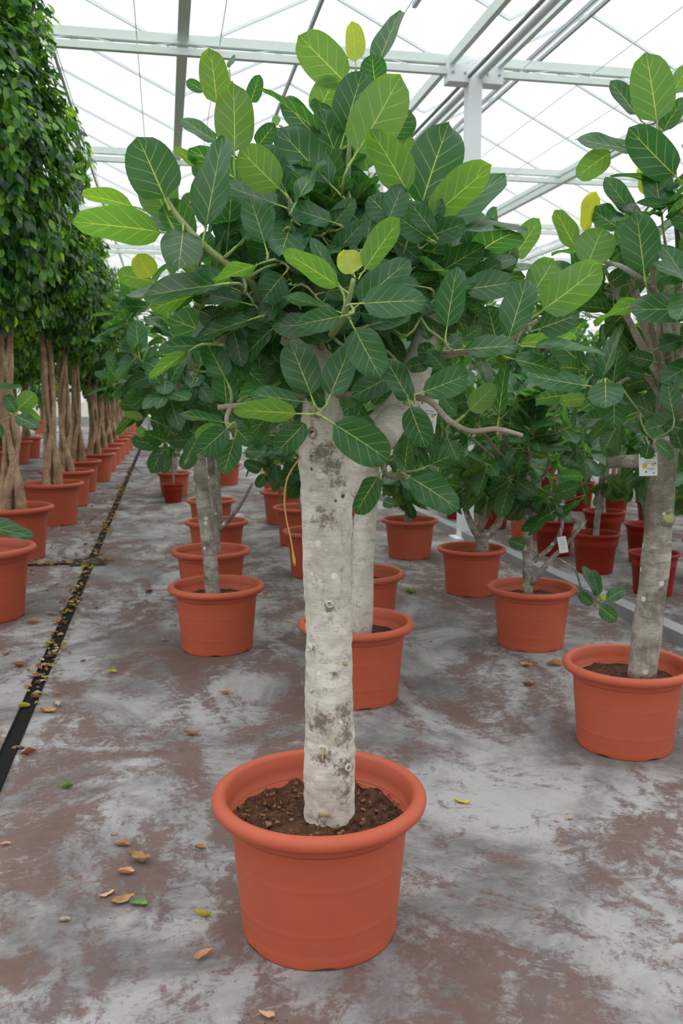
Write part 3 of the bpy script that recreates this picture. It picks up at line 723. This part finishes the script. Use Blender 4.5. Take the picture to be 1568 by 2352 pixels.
def fig(pxy, W, label, trunk, crown, nros, k=(4, 6), L=.16, seed=1, tones='DDDMMSB', traced=(), limbs=(), group=None, kind='pot', pos=None, single=True, tr=(.05, .04), bark='bark2', nbr=6, cat='potted tree', name='potted_fig_tree', lo=True, shell=(.45, 1.0), rim=.642):
    if pos is None:
        q = on_level(pxy[0], pxy[1], rim * W); P = Vector((q.x, q.y, 0))
    else: P = Vector(pos)
    root = thing(name, P, label, cat, group); D = hdist(P); rnd = random.Random(seed)
    add_pot(root, W, kind, rnd.uniform(0, 6))
    def lp(p): return (on_plane(p[0], p[1], D + (p[2] if len(p) > 2 else 0)) - P) if pos is None else Vector(p)
    s = Skeleton(root); base_z = (.52 if kind == 'pot' else .70) * W
    pts = [lp(p) for p in trunk]
    s.add(pts, tr[0], tr[1], 'trunk', M[bark], 20, 30, .10)
    s.P = s.P[18:]; s.R = s.R[18:]
    for pp in limbs: s.add([lp(p) for p in pp[0]], pp[1], pp[2], 'branch', M[bark], 10, None, .08)
    c = lp(crown[0]); rx, rz = crown[1]; top = pts[-1]
    for i in range(nbr):
        d = Vector((rnd.gauss(0, 1), rnd.gauss(0, 1), abs(rnd.gauss(0, 1)) * .8)).normalized()
        e = c + Vector((d.x * rx * .7, d.y * rx * .7, d.z * rz * .7))
        s.add([top, top.lerp(e, .45) + Vector((0, 0, -.03)), e], tr[1] * .5, .007, 'branch', M['limb'], 8, 8)
    ends = []; items = []
    for sp in traced: traced_leaf(root, sp, D, ends, rnd)
    for i in range(nros):
        d = Vector((rnd.gauss(0, 1), rnd.gauss(0, 1), rnd.gauss(0, 1))).normalized(); q = rnd.uniform(*shell)
        p = c + Vector((d.x * rx * q, d.y * rx * q, d.z * rz * q)); dd = d + Vector((0, 0, .55))
        if single: rosette(root, p, dd, rnd.randint(*k), L, rnd, tones, LEAF_LO if lo else LEAF, ends)
        else:
            dd.normalize(); sv = dd.orthogonal().normalized(); a0 = rnd.uniform(0, 6.28); kk = rnd.randint(*k)
            for j in range(kk):
                al = math.radians(rnd.uniform(35, 85)); e = Quaternion(dd, a0 + j * 2.4) @ sv; ax = dd * math.cos(al) + e * math.sin(al); ax.z -= .12
                items.append((p + ax * .03, ax, dd + Vector((0, 0, .6)), L * rnd.uniform(.75, 1.15), 1.1))
    if single: s.reach(ends, .004)
    if items: joined_leaves(root, items)
    return root, D, P

# file of figs on the left (beside the channel)
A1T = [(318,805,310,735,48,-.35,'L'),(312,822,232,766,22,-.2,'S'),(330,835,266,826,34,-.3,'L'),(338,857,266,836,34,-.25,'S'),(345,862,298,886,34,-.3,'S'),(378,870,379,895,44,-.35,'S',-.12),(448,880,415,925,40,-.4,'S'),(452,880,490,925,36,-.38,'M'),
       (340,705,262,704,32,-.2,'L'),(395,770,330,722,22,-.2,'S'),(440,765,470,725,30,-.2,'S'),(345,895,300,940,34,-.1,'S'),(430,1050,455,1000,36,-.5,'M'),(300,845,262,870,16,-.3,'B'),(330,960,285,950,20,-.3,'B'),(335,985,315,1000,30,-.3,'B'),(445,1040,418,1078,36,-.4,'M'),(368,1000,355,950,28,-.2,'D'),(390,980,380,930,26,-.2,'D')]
fig((497, 1348), .555, 'slim grey-trunked fig in a terracotta pot, first of the file beside the drain channel', [(490, 1372), (480, 1260), (465, 1140), (458, 1060), (452, 980)], ((420, 840, 0), (.44, .48)), 54, L=.17, seed=21, traced=A1T, tr=(.043, .036), nbr=9, tones='DDDDDMSS')
fig((484, 1266), .555, 'fig tree in a terracotta pot, second in the file beside the drain channel', [(498, 1280), (492, 1180), (485, 1080), (480, 990)], ((470, 850, 0), (.5, .48)), 44, L=.17, seed=22, limbs=[([(505, 1215), (545, 1170), (580, 1110)], .018, .010)], tr=(.03, .026), tones='DDDDDMS')
fig((497, 1199), .55, 'fig tree in a terracotta pot, third in the file beside the drain channel', [(505, 1205), (500, 1130), (498, 1040), (495, 960)], ((490, 860, 0), (.52, .52)), 40, L=.17, seed=23, tr=(.03, .026), tones='DDDDMS')
fig((484, 1150), .52, 'fig tree in a terracotta pot, fourth in the file beside the drain channel', [(488, 1150), (486, 1090), (485, 1020), (484, 950)], ((480, 850, 0), (.5, .55)), 30, L=.17, seed=24, tr=(.035, .03), tones='DDDMS', single=False)
fig((397, 1112), .30, 'small fig in a red pot at the edge of the walkway, behind the file', [(398, 1112), (398, 1080), (396, 1040)], ((395, 1000, 0), (.28, .28)), 16, L=.13, seed=25, tr=(.015, .012), tones='DDMMS', kind='bucket', rim=.82)
# figs behind the large one
B1T = [(640,1040,560,1035,34,-.3,'S'),(600,1060,650,1110,30,-.2,'D'),(620,1000,570,1000,40,-.3,'D'),(600,1080,560,1060,30,-.3,'M'),(610,1090,590,1120,26,-.2,'M'),(690,1070,640,1115,44,-.2,'S'),(900,1000,930,940,40,-.1,'M'),(880,1150,905,1160,34,-.2,'M')]
fig((817, 1432), .563, 'fig tree in a terracotta pot directly behind the large pale trunk', [(828, 1462), (832, 1330), (838, 1200), (846, 1100), (850, 1000), (850, 900)], ((850, 800, 0), (.56, .46)), 52, L=.18, seed=31, traced=B1T[-2:], tr=(.055, .05), bark='bark', tones='DDDDDMS')
fig((828, 1318), .55, 'fig tree in a terracotta pot, second of the file behind the large pale trunk', [(840, 1320), (842, 1200), (845, 1080), (845, 980)], ((845, 860, 0), (.56, .52)), 46, L=.17, seed=32, tr=(.03, .028), tones='DDDDMS')
fig((726, 1222), .55, 'bushy fig in a terracotta pot half hidden by the hanging root, nearer of two', [(715, 1225), (712, 1150), (705, 1060)], ((690, 1000, 0), (.42, .42)), 34, L=.16, seed=33, tr=(.03, .02), tones='DDDMMS', limbs=[([(715, 1215), (735, 1150), (750, 1080)], .018, .01)], traced=B1T[:6])
fig((690, 1167), .55, 'bushy fig in a terracotta pot half hidden by the hanging root, farther of two', [(690, 1170), (695, 1110), (690, 1040)], ((680, 970, 0), (.5, .5)), 34, L=.16, seed=34, tr=(.03, .02), tones='DDMMS', single=False)
fig((652, 1130), .55, 'bushy fig in a terracotta pot at the back of the middle file', [(652, 1130), (655, 1070), (650, 1010)], ((640, 950, 0), (.55, .55)), 36, L=.16, seed=35, tr=(.03, .02), single=False)
# right foreground fig
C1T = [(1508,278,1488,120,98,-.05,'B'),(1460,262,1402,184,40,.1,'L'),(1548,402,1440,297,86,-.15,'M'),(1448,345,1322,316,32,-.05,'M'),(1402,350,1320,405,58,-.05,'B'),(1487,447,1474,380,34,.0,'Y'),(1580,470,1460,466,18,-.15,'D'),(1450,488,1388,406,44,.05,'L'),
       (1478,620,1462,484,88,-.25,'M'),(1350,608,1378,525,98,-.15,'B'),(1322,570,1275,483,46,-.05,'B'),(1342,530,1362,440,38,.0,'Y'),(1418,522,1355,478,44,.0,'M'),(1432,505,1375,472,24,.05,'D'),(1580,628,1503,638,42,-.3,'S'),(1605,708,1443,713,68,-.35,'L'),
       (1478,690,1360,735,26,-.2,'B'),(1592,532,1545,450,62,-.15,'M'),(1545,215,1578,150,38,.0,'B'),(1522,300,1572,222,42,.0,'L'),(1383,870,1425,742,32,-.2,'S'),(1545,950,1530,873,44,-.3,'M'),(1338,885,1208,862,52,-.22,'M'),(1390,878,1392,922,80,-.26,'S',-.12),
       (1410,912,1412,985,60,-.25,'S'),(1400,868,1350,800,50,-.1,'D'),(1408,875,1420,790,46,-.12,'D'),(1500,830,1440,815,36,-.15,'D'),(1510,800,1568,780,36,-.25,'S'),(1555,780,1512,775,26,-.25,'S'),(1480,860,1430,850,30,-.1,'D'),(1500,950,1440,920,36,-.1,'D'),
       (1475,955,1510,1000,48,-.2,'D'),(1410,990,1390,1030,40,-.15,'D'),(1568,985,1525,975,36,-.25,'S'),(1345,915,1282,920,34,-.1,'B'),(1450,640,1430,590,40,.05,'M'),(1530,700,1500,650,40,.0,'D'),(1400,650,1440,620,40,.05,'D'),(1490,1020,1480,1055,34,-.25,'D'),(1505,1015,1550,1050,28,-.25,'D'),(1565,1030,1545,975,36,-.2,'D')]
c1, C1D, C1P = fig((1440, 1527), .53, 'fig with mottled grey trunk, sawn stub and hanging tag, potted by the kerb', [(1472, 1562), (1487, 1440), (1502, 1320), (1512, 1200), (1520, 1100), (1530, 1000), (1540, 900)], ((1540, 730, .1), (.5, .52)), 52, L=.18, seed=41, traced=C1T, tr=(.060, .050), nbr=9, lo=False, tones='DDDDDDMS', bark='bark2',
    limbs=[([(1535, 950), (1480, 860), (1420, 880, -.2)], .014, .006), ([(1540, 900), (1520, 700, -.1), (1440, 620, -.15), (1380, 600, -.1)], .016, .007), ([(1540, 900), (1560, 600), (1540, 420), (1510, 290)], .018, .007), ([(1520, 1060), (1430, 1060), (1395, 1065)], .03, .022)])
def stub(root, P, D, px, py, r, off):
    c = on_plane(px, py, D + off) - P; v = (CAM - (c + P)).normalized(); v = (v + RGT * .5 + Vector((0, 0, .25))).normalized()
    pv, pf = tube_vf([c - v * .03, c, c + v * .006], [r * 1.25, r * 1.1, r * .9], 18, .1); pv2, pf2 = tube_vf([c + v * .005, c + v * .0085], [r * .8, r * .7], 18)
    o = link('sawn_stub', new_mesh('sawn_stub', pv, pf, [M['bark2']]), root); link('cut_face', new_mesh('cut_face', pv2, pf2, [M['greencut']]), o)
stub(c1, C1P, C1D, 1533, 1190, .030, -.05)
# shrubby figs in the right-hand file
fig((1221, 1351), .52, 'low many-stemmed fig shrub with a white tag, in a terracotta pot beside the kerb', [(1212, 1365), (1211, 1280), (1210, 1180), (1205, 1095)], ((1210, 1010, 0), (.48, .36)), 56, L=.17, seed=51, tr=(.028, .03), tones='DMSSSSL', nbr=4, cat='potted shrub', name='potted_fig_shrub',
    limbs=[([(1220, 1340, -.02), (1260, 1290, -.04), (1300, 1250, -.06), (1345, 1195, -.05)], .018, .009), ([(1225, 1290), (1265, 1255), (1290, 1210), (1280, 1150)], .015, .008), ([(1282, 1283, -.05), (1320, 1310, -.1), (1335, 1355, -.12), (1352, 1385, -.14)], .006, .004), ([(1208, 1170), (1160, 1130), (1120, 1090)], .010, .005), ([(1208, 1130), (1260, 1070), (1240, 990)], .010, .005)],
    traced=[(1368,1368,1338,1300,20,-.14,'D'),(1374,1368,1360,1310,24,-.14,'D'),(1360,1388,1328,1362,26,-.16,'D'),(1390,1378,1438,1352,30,-.15,'D'),(1378,1395,1418,1425,36,-.18,'M'),(1385,1378,1388,1365,14,-.15,'Y'),(1205,1255,1168,1240,30,-.1,'M'),(1262,1180,1195,1220,26,-.2,'S'),(1330,1150,1280,1185,20,-.2,'S'),(1250,1140,1170,1130,24,-.2,'S'),(1170,1100,1140,1040,26,-.15,'L'),(1290,1000,1215,1015,26,-.3,'L'),(1200,1030,1320,1028,20,-.3,'L'),(1180,1090,1215,1070,24,-.25,'S')])
fig((1083, 1261), .505, 'low forked fig shrub in a terracotta pot, second pot of the right-hand file', [(1108, 1270), (1106, 1235), (1100, 1225)], ((1100, 1035, 0), (.52, .42)), 56, L=.16, seed=52, tr=(.05, .04), tones='DMSSSLL', nbr=5, cat='potted shrub', name='potted_fig_shrub', limbs=[([(1104, 1240), (1080, 1200), (1065, 1150), (1058, 1080)], .032, .014), ([(1108, 1240), (1145, 1200), (1158, 1140), (1150, 1070)], .034, .015)])
fig((941, 1195), .515, 'low fig shrub in a terracotta pot, third pot of the right-hand file', [(935, 1200), (938, 1160), (940, 1130)], ((950, 1050, 0), (.48, .38)), 46, L=.16, seed=53, tr=(.03, .025), tones='DMSSLB', nbr=6, cat='potted shrub', name='potted_fig_shrub')
# figs beyond the kerb, in red buckets
bp = []
rb = random.Random(77)
for i in range(8): bp.append((3.42 + rb.uniform(-.08, .1), 5.05 + i * .82, .38 + rb.uniform(-.02, .03), 1.0 + rb.uniform(.0, .35) + (.55 if i == 4 else 0), True))
for i in range(8): bp.append((4.15 + rb.uniform(-.1, .1), 6.1 + i * .9, .40, 1.2 + rb.uniform(0, .5), i < 5))
for i in range(8): bp.append((5.0 + rb.uniform(-.1, .1), 7.4 + i * 1.0, .42, 1.35 + rb.uniform(0, .5), False))
for i in range(8): bp.append((6.1 + rb.uniform(-.1, .1), 8.8 + i * 1.2, .42, 1.4 + rb.uniform(0, .6), False))
TALL = ((3.62, 8.45, 2.05), (3.9, 10.6, 2.1), (2.2, 10.6, 1.75), (1.55, 12.6, 1.8), (2.6, 13.5, 1.9), (.95, 14.5, 1.7), (.1, 13.0, 1.7))
for i, (x, y, W, h, sg) in enumerate(bp):
    if any(math.hypot(x - a, y - b) < .6 for a, b, c in TALL): continue
    row = i // 8; k = i % 8
    lab = 'fig bush in a red bucket, %s bucket along the %s row beyond the kerb' % (ORD[k], ORD[row])
    z0 = .7 * W; ld = rb.uniform(-.08, .08)
    fig(None, W, lab, [(0, 0, z0 - .02), (ld * .4, .02, z0 + .2), (ld, .03, h - .25), (ld, .02, h - .1)], ((ld, 0, h), (.46, .44)), 36 if sg else 48, L=.17, seed=100 + i, kind='bucket', pos=(x, y, 0), single=sg, tr=(.026, .02), nbr=4, cat='potted shrub', name='potted_fig_bush', group='figs in red buckets beyond the kerb', tones='DMMSSSLL')
# taller figs behind the right-hand file
for i, (x, y, h) in enumerate(TALL):
    W = .5
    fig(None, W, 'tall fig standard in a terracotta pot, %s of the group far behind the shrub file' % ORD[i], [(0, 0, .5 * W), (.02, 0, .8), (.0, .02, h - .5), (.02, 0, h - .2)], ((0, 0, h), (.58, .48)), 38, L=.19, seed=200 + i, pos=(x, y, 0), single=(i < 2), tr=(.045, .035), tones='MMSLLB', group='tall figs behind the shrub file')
# a fig just outside the left edge whose leaves reach in
off = on_plane(-210, 1300, 4.6); off.z = 0
ef, ED, EP = fig(None, .5, 'fig whose leafy shoots reach over the braided-tree pots beside the walkway', [(0, 0, .25), (.02, 0, .8), (.0, .02, 1.2)], ((-.1, 0, 1.5), (.3, .35)), 8, L=.18, seed=61, pos=(off.x, off.y, 0), tr=(.04, .03), nbr=4,
    traced=[(-60,1205,76,1230,40,-.2,'L'),(40,942,80,900,44,-.1,'B'),(37,945,10,908,32,-.1,'L'),(45,940,96,962,20,-.1,'B'),(36,955,90,980,32,-.15,'D'),(-20,975,8,1000,30,-.1,'D'),(-30,900,45,882,12,-.1,'M')])

# ------------------------------------------------------------------ braided fig trees on the left
def braided_trunk(root, h, r, rnd, n=6, turns=1.1):
    P = []
    for k in range(n):
        a0 = 2 * math.pi * k / n + rnd.uniform(-.3, .3); tw = turns * rnd.uniform(.7, 1.3) * (1 if k % 2 else -.6); pts = []; rad = []
        N = 26
        for i in range(N + 1):
            t = i / N; a = a0 + tw * 2 * math.pi * t
            q = r * (.85 - .15 * t + .35 * (1 - t) ** 4) * (.72 + .28 * math.sin(t * 6 + k * 1.9))
            pts.append(Vector((q * math.cos(a), q * math.sin(a), .3 + (h - .3) * t)))
            rad.append(r * (.40 + .12 * math.sin(t * 11 + k * 2)) * (1 - .2 * t) * (1 + .4 * (1 - t) ** 8))
        P.append(tube_vf(pts, rad, 9, .25, 9, True, k * 5.0))
    return link('trunk', new_mesh('trunk', *join_vf(P), [M['twisted']]), root)
SMALL = []
for nm, bd in (('small_leaf_a', .12), ('small_leaf_b', .3)):
    v = [(0, 0, 0), (-.17, .3, .03), (.17, .3, .03), (0, .33, 0), (-.15, .62, .0), (.15, .62, .0), (0, .64, -.03), (.02, 1, -bd)]
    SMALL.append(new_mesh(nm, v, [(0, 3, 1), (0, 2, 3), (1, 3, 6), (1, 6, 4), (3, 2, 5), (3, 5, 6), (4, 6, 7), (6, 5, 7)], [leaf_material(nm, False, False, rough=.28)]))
def crown_leaves(c, rx, rz, n, L, rnd, lump=.3, seed=0.0):
    out = []
    clumps = [(Vector((rnd.gauss(0, 1), rnd.gauss(0, 1), rnd.gauss(0, 1))).normalized()) for _ in range(60)]
    while len(out) < n:
        d = Vector((rnd.gauss(0, 1), rnd.gauss(0, 1), rnd.gauss(0, 1))).normalized()
        lum = 1 + lump * noise.noise(d * 2.6 + Vector((seed, 0, 0))) + .5 * lump * noise.noise(d * 7 + Vector((0, seed, 0)))
        q = (1 - abs(rnd.gauss(0, .13))) * lum
        sq = 1 / max(.001, (abs(d.x) ** 2.1 + abs(d.y) ** 2.1 + abs(d.z) ** 2.1)) ** (1 / 2.1)
        p = c + Vector((d.x * rx * q * sq, d.y * rx * q * sq, d.z * rz * q * sq))
        ax = d * .45 + Vector((rnd.uniform(-.6, .6), rnd.uniform(-.6, .6), -.75 + rnd.uniform(-.3, .5)))
        nr = d + Vector((rnd.uniform(-.5, .5), rnd.uniform(-.5, .5), .5))
        out.append((p, ax, nr, L * rnd.uniform(.7, 1.2), 1.0))
    return out
def braided(pos, W, label, z0, z1, rx, n, L, seed, trunk_r=.1, singles=0, group='braided fig trees in the row along the channel'):
    root = thing('braided_fig_tree', (pos[0], pos[1], 0), label, 'potted tree', group); rnd = random.Random(seed)
    add_pot(root, W, 'pot', rnd.uniform(0, 6)); th = z0 + .25 * (z1 - z0)
    braided_trunk(root, th, trunk_r, rnd, turns=rnd.uniform(.6, 1.2))
    c = Vector((0, 0, (z0 + z1) / 2))
    for i in range(12):
        a = rnd.uniform(0, 6.28); e = Vector((math.cos(a) * rx * .8, math.sin(a) * rx * .8, z0 + (z1 - z0) * rnd.uniform(.1, .9)))
        b = Vector((0, 0, th - rnd.uniform(.0, .5)))
        path = catmull([b, b.lerp(e, .5) + Vector((0, 0, rnd.uniform(-.05, .1))), e], 8)
        link('branch', new_mesh('branch', *tube_vf(path, taper(.022, .006, 8), 7, .1), [M['limb']]), root)
    it = crown_leaves(c, rx, (z1 - z0) / 2, n, L, rnd, seed=seed * 1.7)
    if singles:
        cc_ = Vector((pos[0], pos[1], 0)); vw = lambda q: (CAM - (cc_ + q[0])).normalized().dot((q[0] - c).normalized())
        it.sort(key=lambda q: -vw(q)); front = it[:n // 3]; rnd.shuffle(front); pick = front[:singles]; it = front[singles:] + it[n // 3:]
        for o, ax, nr, l, wf in pick:
            g = rnd.choice([(.012, .05, .02), (.02, .08, .024), (.04, .13, .03), (.10, .24, .035)])
            link('leaf', rnd.choice(SMALL), root, frame(o, ax, nr, l * 1.15, wf), g + (1,))
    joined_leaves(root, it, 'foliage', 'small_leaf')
def row_pos(px, py, W=.70): q = on_level(px, py, .642 * W); return (q.x, q.y)
rows = [((-45, 1262), 2.0, 4.12, .66, 12000, .085, 300), ((30, 1167), 2.05, 3.4, .68, 11000, .08, 300), ((119, 1112), 2.1, 3.45, .68, 9000, .08, 300), ((153, 1083), 2.0, 3.4, .7, 6500, .09, 0), ((178, 1060), 1.9, 3.4, .7, 5500, .09, 0), ((216, 1043), 1.55, 3.35, .75, 5000, .10, 0)]
names = ['braided fig tree with the tallest dark crown, in a terracotta pot before the drain grate', 'braided fig tree whose large pot stands beside the drain grate']
prevx = []
for i, (pp, z0, z1, rx, n, L, sg) in enumerate(rows):
    x, y = row_pos(*pp); prevx.append((x, y))
    lab = names[i] if i < 2 else 'braided fig tree in a terracotta pot, %s past the drain grate in channel row' % ORD[i - 2]
    braided((x, y), .70, lab, z0, z1, rx, n, L, 300 + i, .082, sg)
lx = prevx[-1][0]; ly = prevx[-1][1]
for j in range(8):
    braided((lx + .02 * j, ly + 1.7 * (j + 1), 0), .68, 'braided fig tree in a terracotta pot, %s past the drain grate in channel row' % ORD[4 + j], 1.5, 3.3, .68, 3200, .12, 340 + j, .078)
for j in range(9):
    braided((-2.95 - .02 * j, 7.4 + 1.75 * j, 0), .70, 'braided fig tree in the second row behind the channel row, %s of that row' % ORD[j], 1.75, 3.4, .72, 3600, .12, 360 + j, .08, group='braided fig trees in the second row')
for j in range(7):
    braided((-4.75, 9.5 + 2.2 * j, 0), .70, 'braided fig tree in the third row behind the channel row, %s of that row' % ORD[j], 1.7, 3.5, .78, 3000, .14, 380 + j, .08, group='braided fig trees in the third row')

for j in range(8):
    braided((-6.9, 11.0 + 2.3 * j, 0), .70, 'braided fig tree in the fourth row behind the channel row, %s of that row' % ORD[j], 1.15, 3.3, .80, 2600, .15, 400 + j, .08, group='braided fig trees in the fourth row')
for j in range(7):
    braided((-9.0 + 2.3 * j, 34 + .3 * (j % 2), 0), .70, 'braided fig tree by the end wall, %s of that row from the left glass wall' % ORD[j], 1.0, 3.3, .82, 2200, .16, 420 + j, .08, group='braided fig trees along the end wall')

# ------------------------------------------------------------------ tags
def plant_tag(P, D, px, py, offd, wpx, hpx, tilt, label, busy=True):
    c = on_plane(px, py, D + offd); zc = (c - CAM).dot(FWD); wd, ht = wpx * zc / F, hpx * zc / F
    fz = (CAM - c); fz.z = 0; fz.normalize(); yaw = math.atan2(fz.y, fz.x) + math.pi / 2
    root = thing('plant_tag', c, label, 'tag'); root.rotation_euler = (.0, tilt, yaw)
    link('card', new_mesh('card', *box_vf((0, 0, 0), (wd, .0012, ht)), [M['paper']], False), root)
    v, f = tube_vf(catmull([Vector((0, .002, ht * .45)), Vector((.004, .01, ht * .75)), Vector((0, .03, ht * 1.0))], 6), [.0012] * 7, 5); link('tie', new_mesh('tie', v, f, [M['paper']]), root)
    def blob(x, z, r, m):
        V = [(x * wd, -.0011, z * ht)] + [(x * wd + r * wd * math.cos(a * .5236) * (1 + .25 * math.sin(a * 5)), -.0011, z * ht + r * wd * math.sin(a * .5236)) for a in range(12)]
        link('printed_mark', new_mesh('printed_mark', V, [(0, 1 + (a + 1) % 12, 1 + a)[::-1] for a in range(12)], [M[m]], False), root)
    def line(x, z, l, m='p_grey'):
        link('printed_line', new_mesh('printed_line', *box_vf((x * wd, -.0009, z * ht), (l * wd, .0006, ht * .03)), [M[m]], False), root)
    if busy:
        blob(-.18, -.05, .16, 'p_yellow'); blob(.26, .0, .1, 'p_yellow'); blob(.25, .30, .09, 'p_yellow'); blob(.38, .38, .06, 'p_green'); blob(.38, .05, .06, 'p_green'); blob(-.12, -.32, .06, 'p_green'); blob(.3, -.38, .05, 'p_green'); blob(-.38, .36, .06, 'p_green')
        line(.08, .14, .5); line(.05, .06, .6); line(.15, -.16, .4); line(.15, -.22, .4)
    else:
        line(0, .2, .5); line(0, .08, .4, 'p_grey'); line(0, -.02, .5); line(0, -.2, .4)
plant_tag(MP, MD, 982, 955, -.02, 42, 78, .1, 'white printed tag with yellow and green marks hanging in the large fig')
plant_tag(C1P, C1D, 1488, 1067, -.1, 40, 52, -.06, 'white printed tag with yellow marks hanging on the mottled grey trunk')
sd = hdist(on_level(1221, 1351, .642 * .52))
plant_tag(None, sd, 1292, 1251, -.10, 20, 38, -.2, 'small plain white tag on the low many-stemmed fig shrub', False)

# ------------------------------------------------------------------ fallen leaves and litter
LC = {'tan': (.42, .24, .12), 'brown': (.24, .10, .05), 'peach': (.58, .33, .20), 'yellow': (.50, .42, .05), 'green': (.14, .28, .06), 'pale': (.45, .36, .26)}
LM = {k: flat('fallen_' + k, v, .7, .3, var=.35, vs=40) for k, v in LC.items()}
def curled(L, Wd, rnd):
    V, Fc = [], []; n, m = 8, 4; tw = rnd.uniform(-.6, .6); cu = rnd.uniform(.9, 1.9); bd = rnd.uniform(.2, .9); sd = rnd.uniform(0, 50)
    for i in range(n + 1):
        t = i / n; hw = Wd / 2 * math.sin(math.pi * min(.985, t * .9 + .05)) ** .7
        for j in range(m + 1):
            u = j / m * 2 - 1; a = u * cu; x = hw * math.sin(a) / max(.4, cu) * 1.1; z = hw * (1 - math.cos(a)) * 1.2 + bd * L * (t - .5) ** 2
            ang = tw * (t - .5) * 2; hw_n = noise.noise(Vector((t * 3 + sd, u * 1.5, 0))) * L * .13; z += hw_n; x += noise.noise(Vector((sd, t * 4, u))) * L * .10; V.append((x * math.cos(ang) - z * math.sin(ang), (t - .5) * L, x * math.sin(ang) + z * math.cos(ang)))
    mz = min(v[2] for v in V); V = [(a, b, c - mz + .0015) for a, b, c in V]
    for i in range(n):
        for j in range(m): a = i * (m + 1) + j; Fc.append((a, a + 1, a + m + 2, a + m + 1))
    return V, Fc
FLV = [(441, 1685, 32, 'brown', 'curled brown leaf lying between the large pot and the channel'), (280, 1938, 34, 'tan', 'tan curled leaf on the dirt patch left of the large pot rim'), (460, 1947, 28, 'tan', 'tan dry leaf close beside the large pot'),
       (470, 2195, 48, 'peach', 'crumpled peach dry leaf near the foot of the large pot'), (464, 2100, 42, 'yellow', 'yellow curled leaf beside the foot of the large pot'), (280, 2070, 50, 'tan', 'long dry leaf lying end to end with a green piece'), (318, 2076, 34, 'green', 'short green leaf piece touching a long dry leaf'),
       (154, 1806, 24, 'green', 'green leaf fragment on a brown stain by the channel'), (1060, 1840, 34, 'yellow', 'yellow-green leaf on the slab to the right of the large pot'), (1307, 1879, 16, 'pale', 'pale splinter on the slab below the right pot'), (518, 1592, 26, 'tan', 'thin tan leaf standing between the files of pots'),
       (612, 2334, 36, 'peach', 'peach dry leaf lying in front of the large pot'), (43, 1717, 26, 'brown', 'brown leaf on the edge of the channel'), (66, 1730, 30, 'brown', 'twisted dark brown leaf a step from the channel edge'), (320, 1977, 50, 'tan', 'long ragged tan leaf on the brown dirt patch'), (290, 2003, 34, 'peach', 'peach curled leaf on the brown dirt patch'),
       (245, 2054, 32, 'peach', 'crumpled peach leaf beyond the long dry leaf'), (148, 2112, 22, 'pale', 'pale ragged leaf on the smeared patch'), (377, 1469, 16, 'tan', 'small tan leaf before the first file pot'), (342, 1358, 16, 'brown', 'small brown leaf in the walkway level with the first file pot'),
       (258, 1542, 20, 'yellow', 'small yellow leaf in the walkway near the channel'), (1213, 1572, 26, 'brown', 'small brown leaf before the many-stemmed shrub'), (1205, 1527, 30, 'tan', 'tan dry leaf against the many-stemmed shrub pot'), (1275, 1526, 34, 'tan', 'pale brown leaf tucked under the many-stemmed shrub pot'), (943, 1360, 24, 'green', 'bright green leaf lying before the forked shrub pot'),
       (75, 1428, 30, 'tan', 'tan leaf on the slab left of the channel'), (120, 1408, 26, 'peach', 'peach leaf lying close to the left of the channel'), (15, 1500, 24, 'tan', 'peach-tan leaf on the slab by the first braided pot'), (45, 1528, 26, 'brown', 'brown leaf among litter left of the channel'), (110, 1632, 36, 'tan', 'tan sprig of dry leaf just right of the channel'), (13, 1938, 20, 'peach', 'small peach leaf far from the pots at the walkway side'), (262, 1914, 14, 'tan', 'tiny tan leaf on the smeared patch')]
rf = random.Random(9)
for px, py, L, c, lab in FLV:
    p = on_level(px, py + 4); zc = (p - CAM).dot(FWD); l = L * zc / F * 1.15
    v, f = curled(l, l * rf.uniform(.35, .6), rf)
    o = link('fallen_leaf', new_mesh('fallen_leaf', v, f, [LM[c]])); o.location = p; o.rotation_euler = (0, 0, rf.uniform(-2.2, -.9))
    tag(o, lab, 'leaf')
V = []; mats = []
keys = ['tan', 'brown', 'yellow', 'pale']
feet = [o.location.xy.copy() for o in bpy.data.objects if o.type == 'EMPTY' and 'potted' in str(o.get('category', ''))]
for i in range(900):
    m = rf.random()
    if m < .42: x, y = CHX + rf.gauss(.0, .035), 4.2 + rf.random() ** 1.3 * 14
    elif m < .58: x, y = gx + rf.uniform(-.9, .2), gy + rf.gauss(0, .06)
    elif m < .85: x, y = rf.uniform(-1.35, -.55), 6.8 + rf.random() * 10
    else: x, y = rf.uniform(-.5, 2.6), rf.uniform(4.5, 10)
    if any((Vector((x, y)) - q).length < .32 for q in feet): continue
    l = rf.uniform(.018, .055) * (1 if m < .85 else .6)
    v, f = curled(l, l * .55, rf); a = rf.uniform(0, 6.28); cs, sn = math.cos(a), math.sin(a)
    V.append(([(x + p[0] * cs - p[1] * sn, y + p[0] * sn + p[1] * cs, p[2] + .005) for p in v], f)); mats += [rf.choice([0, 0, 1, 2, 3])] * len(f)
vv, ff = join_vf(V)
o = link('leaf_litter', new_mesh('leaf_litter', vv, ff, [LM[k] for k in keys], True, None, mats)); tag(o, 'dry leaf litter gathered along the drain channel and between the pots', 'litter', kind='stuff')
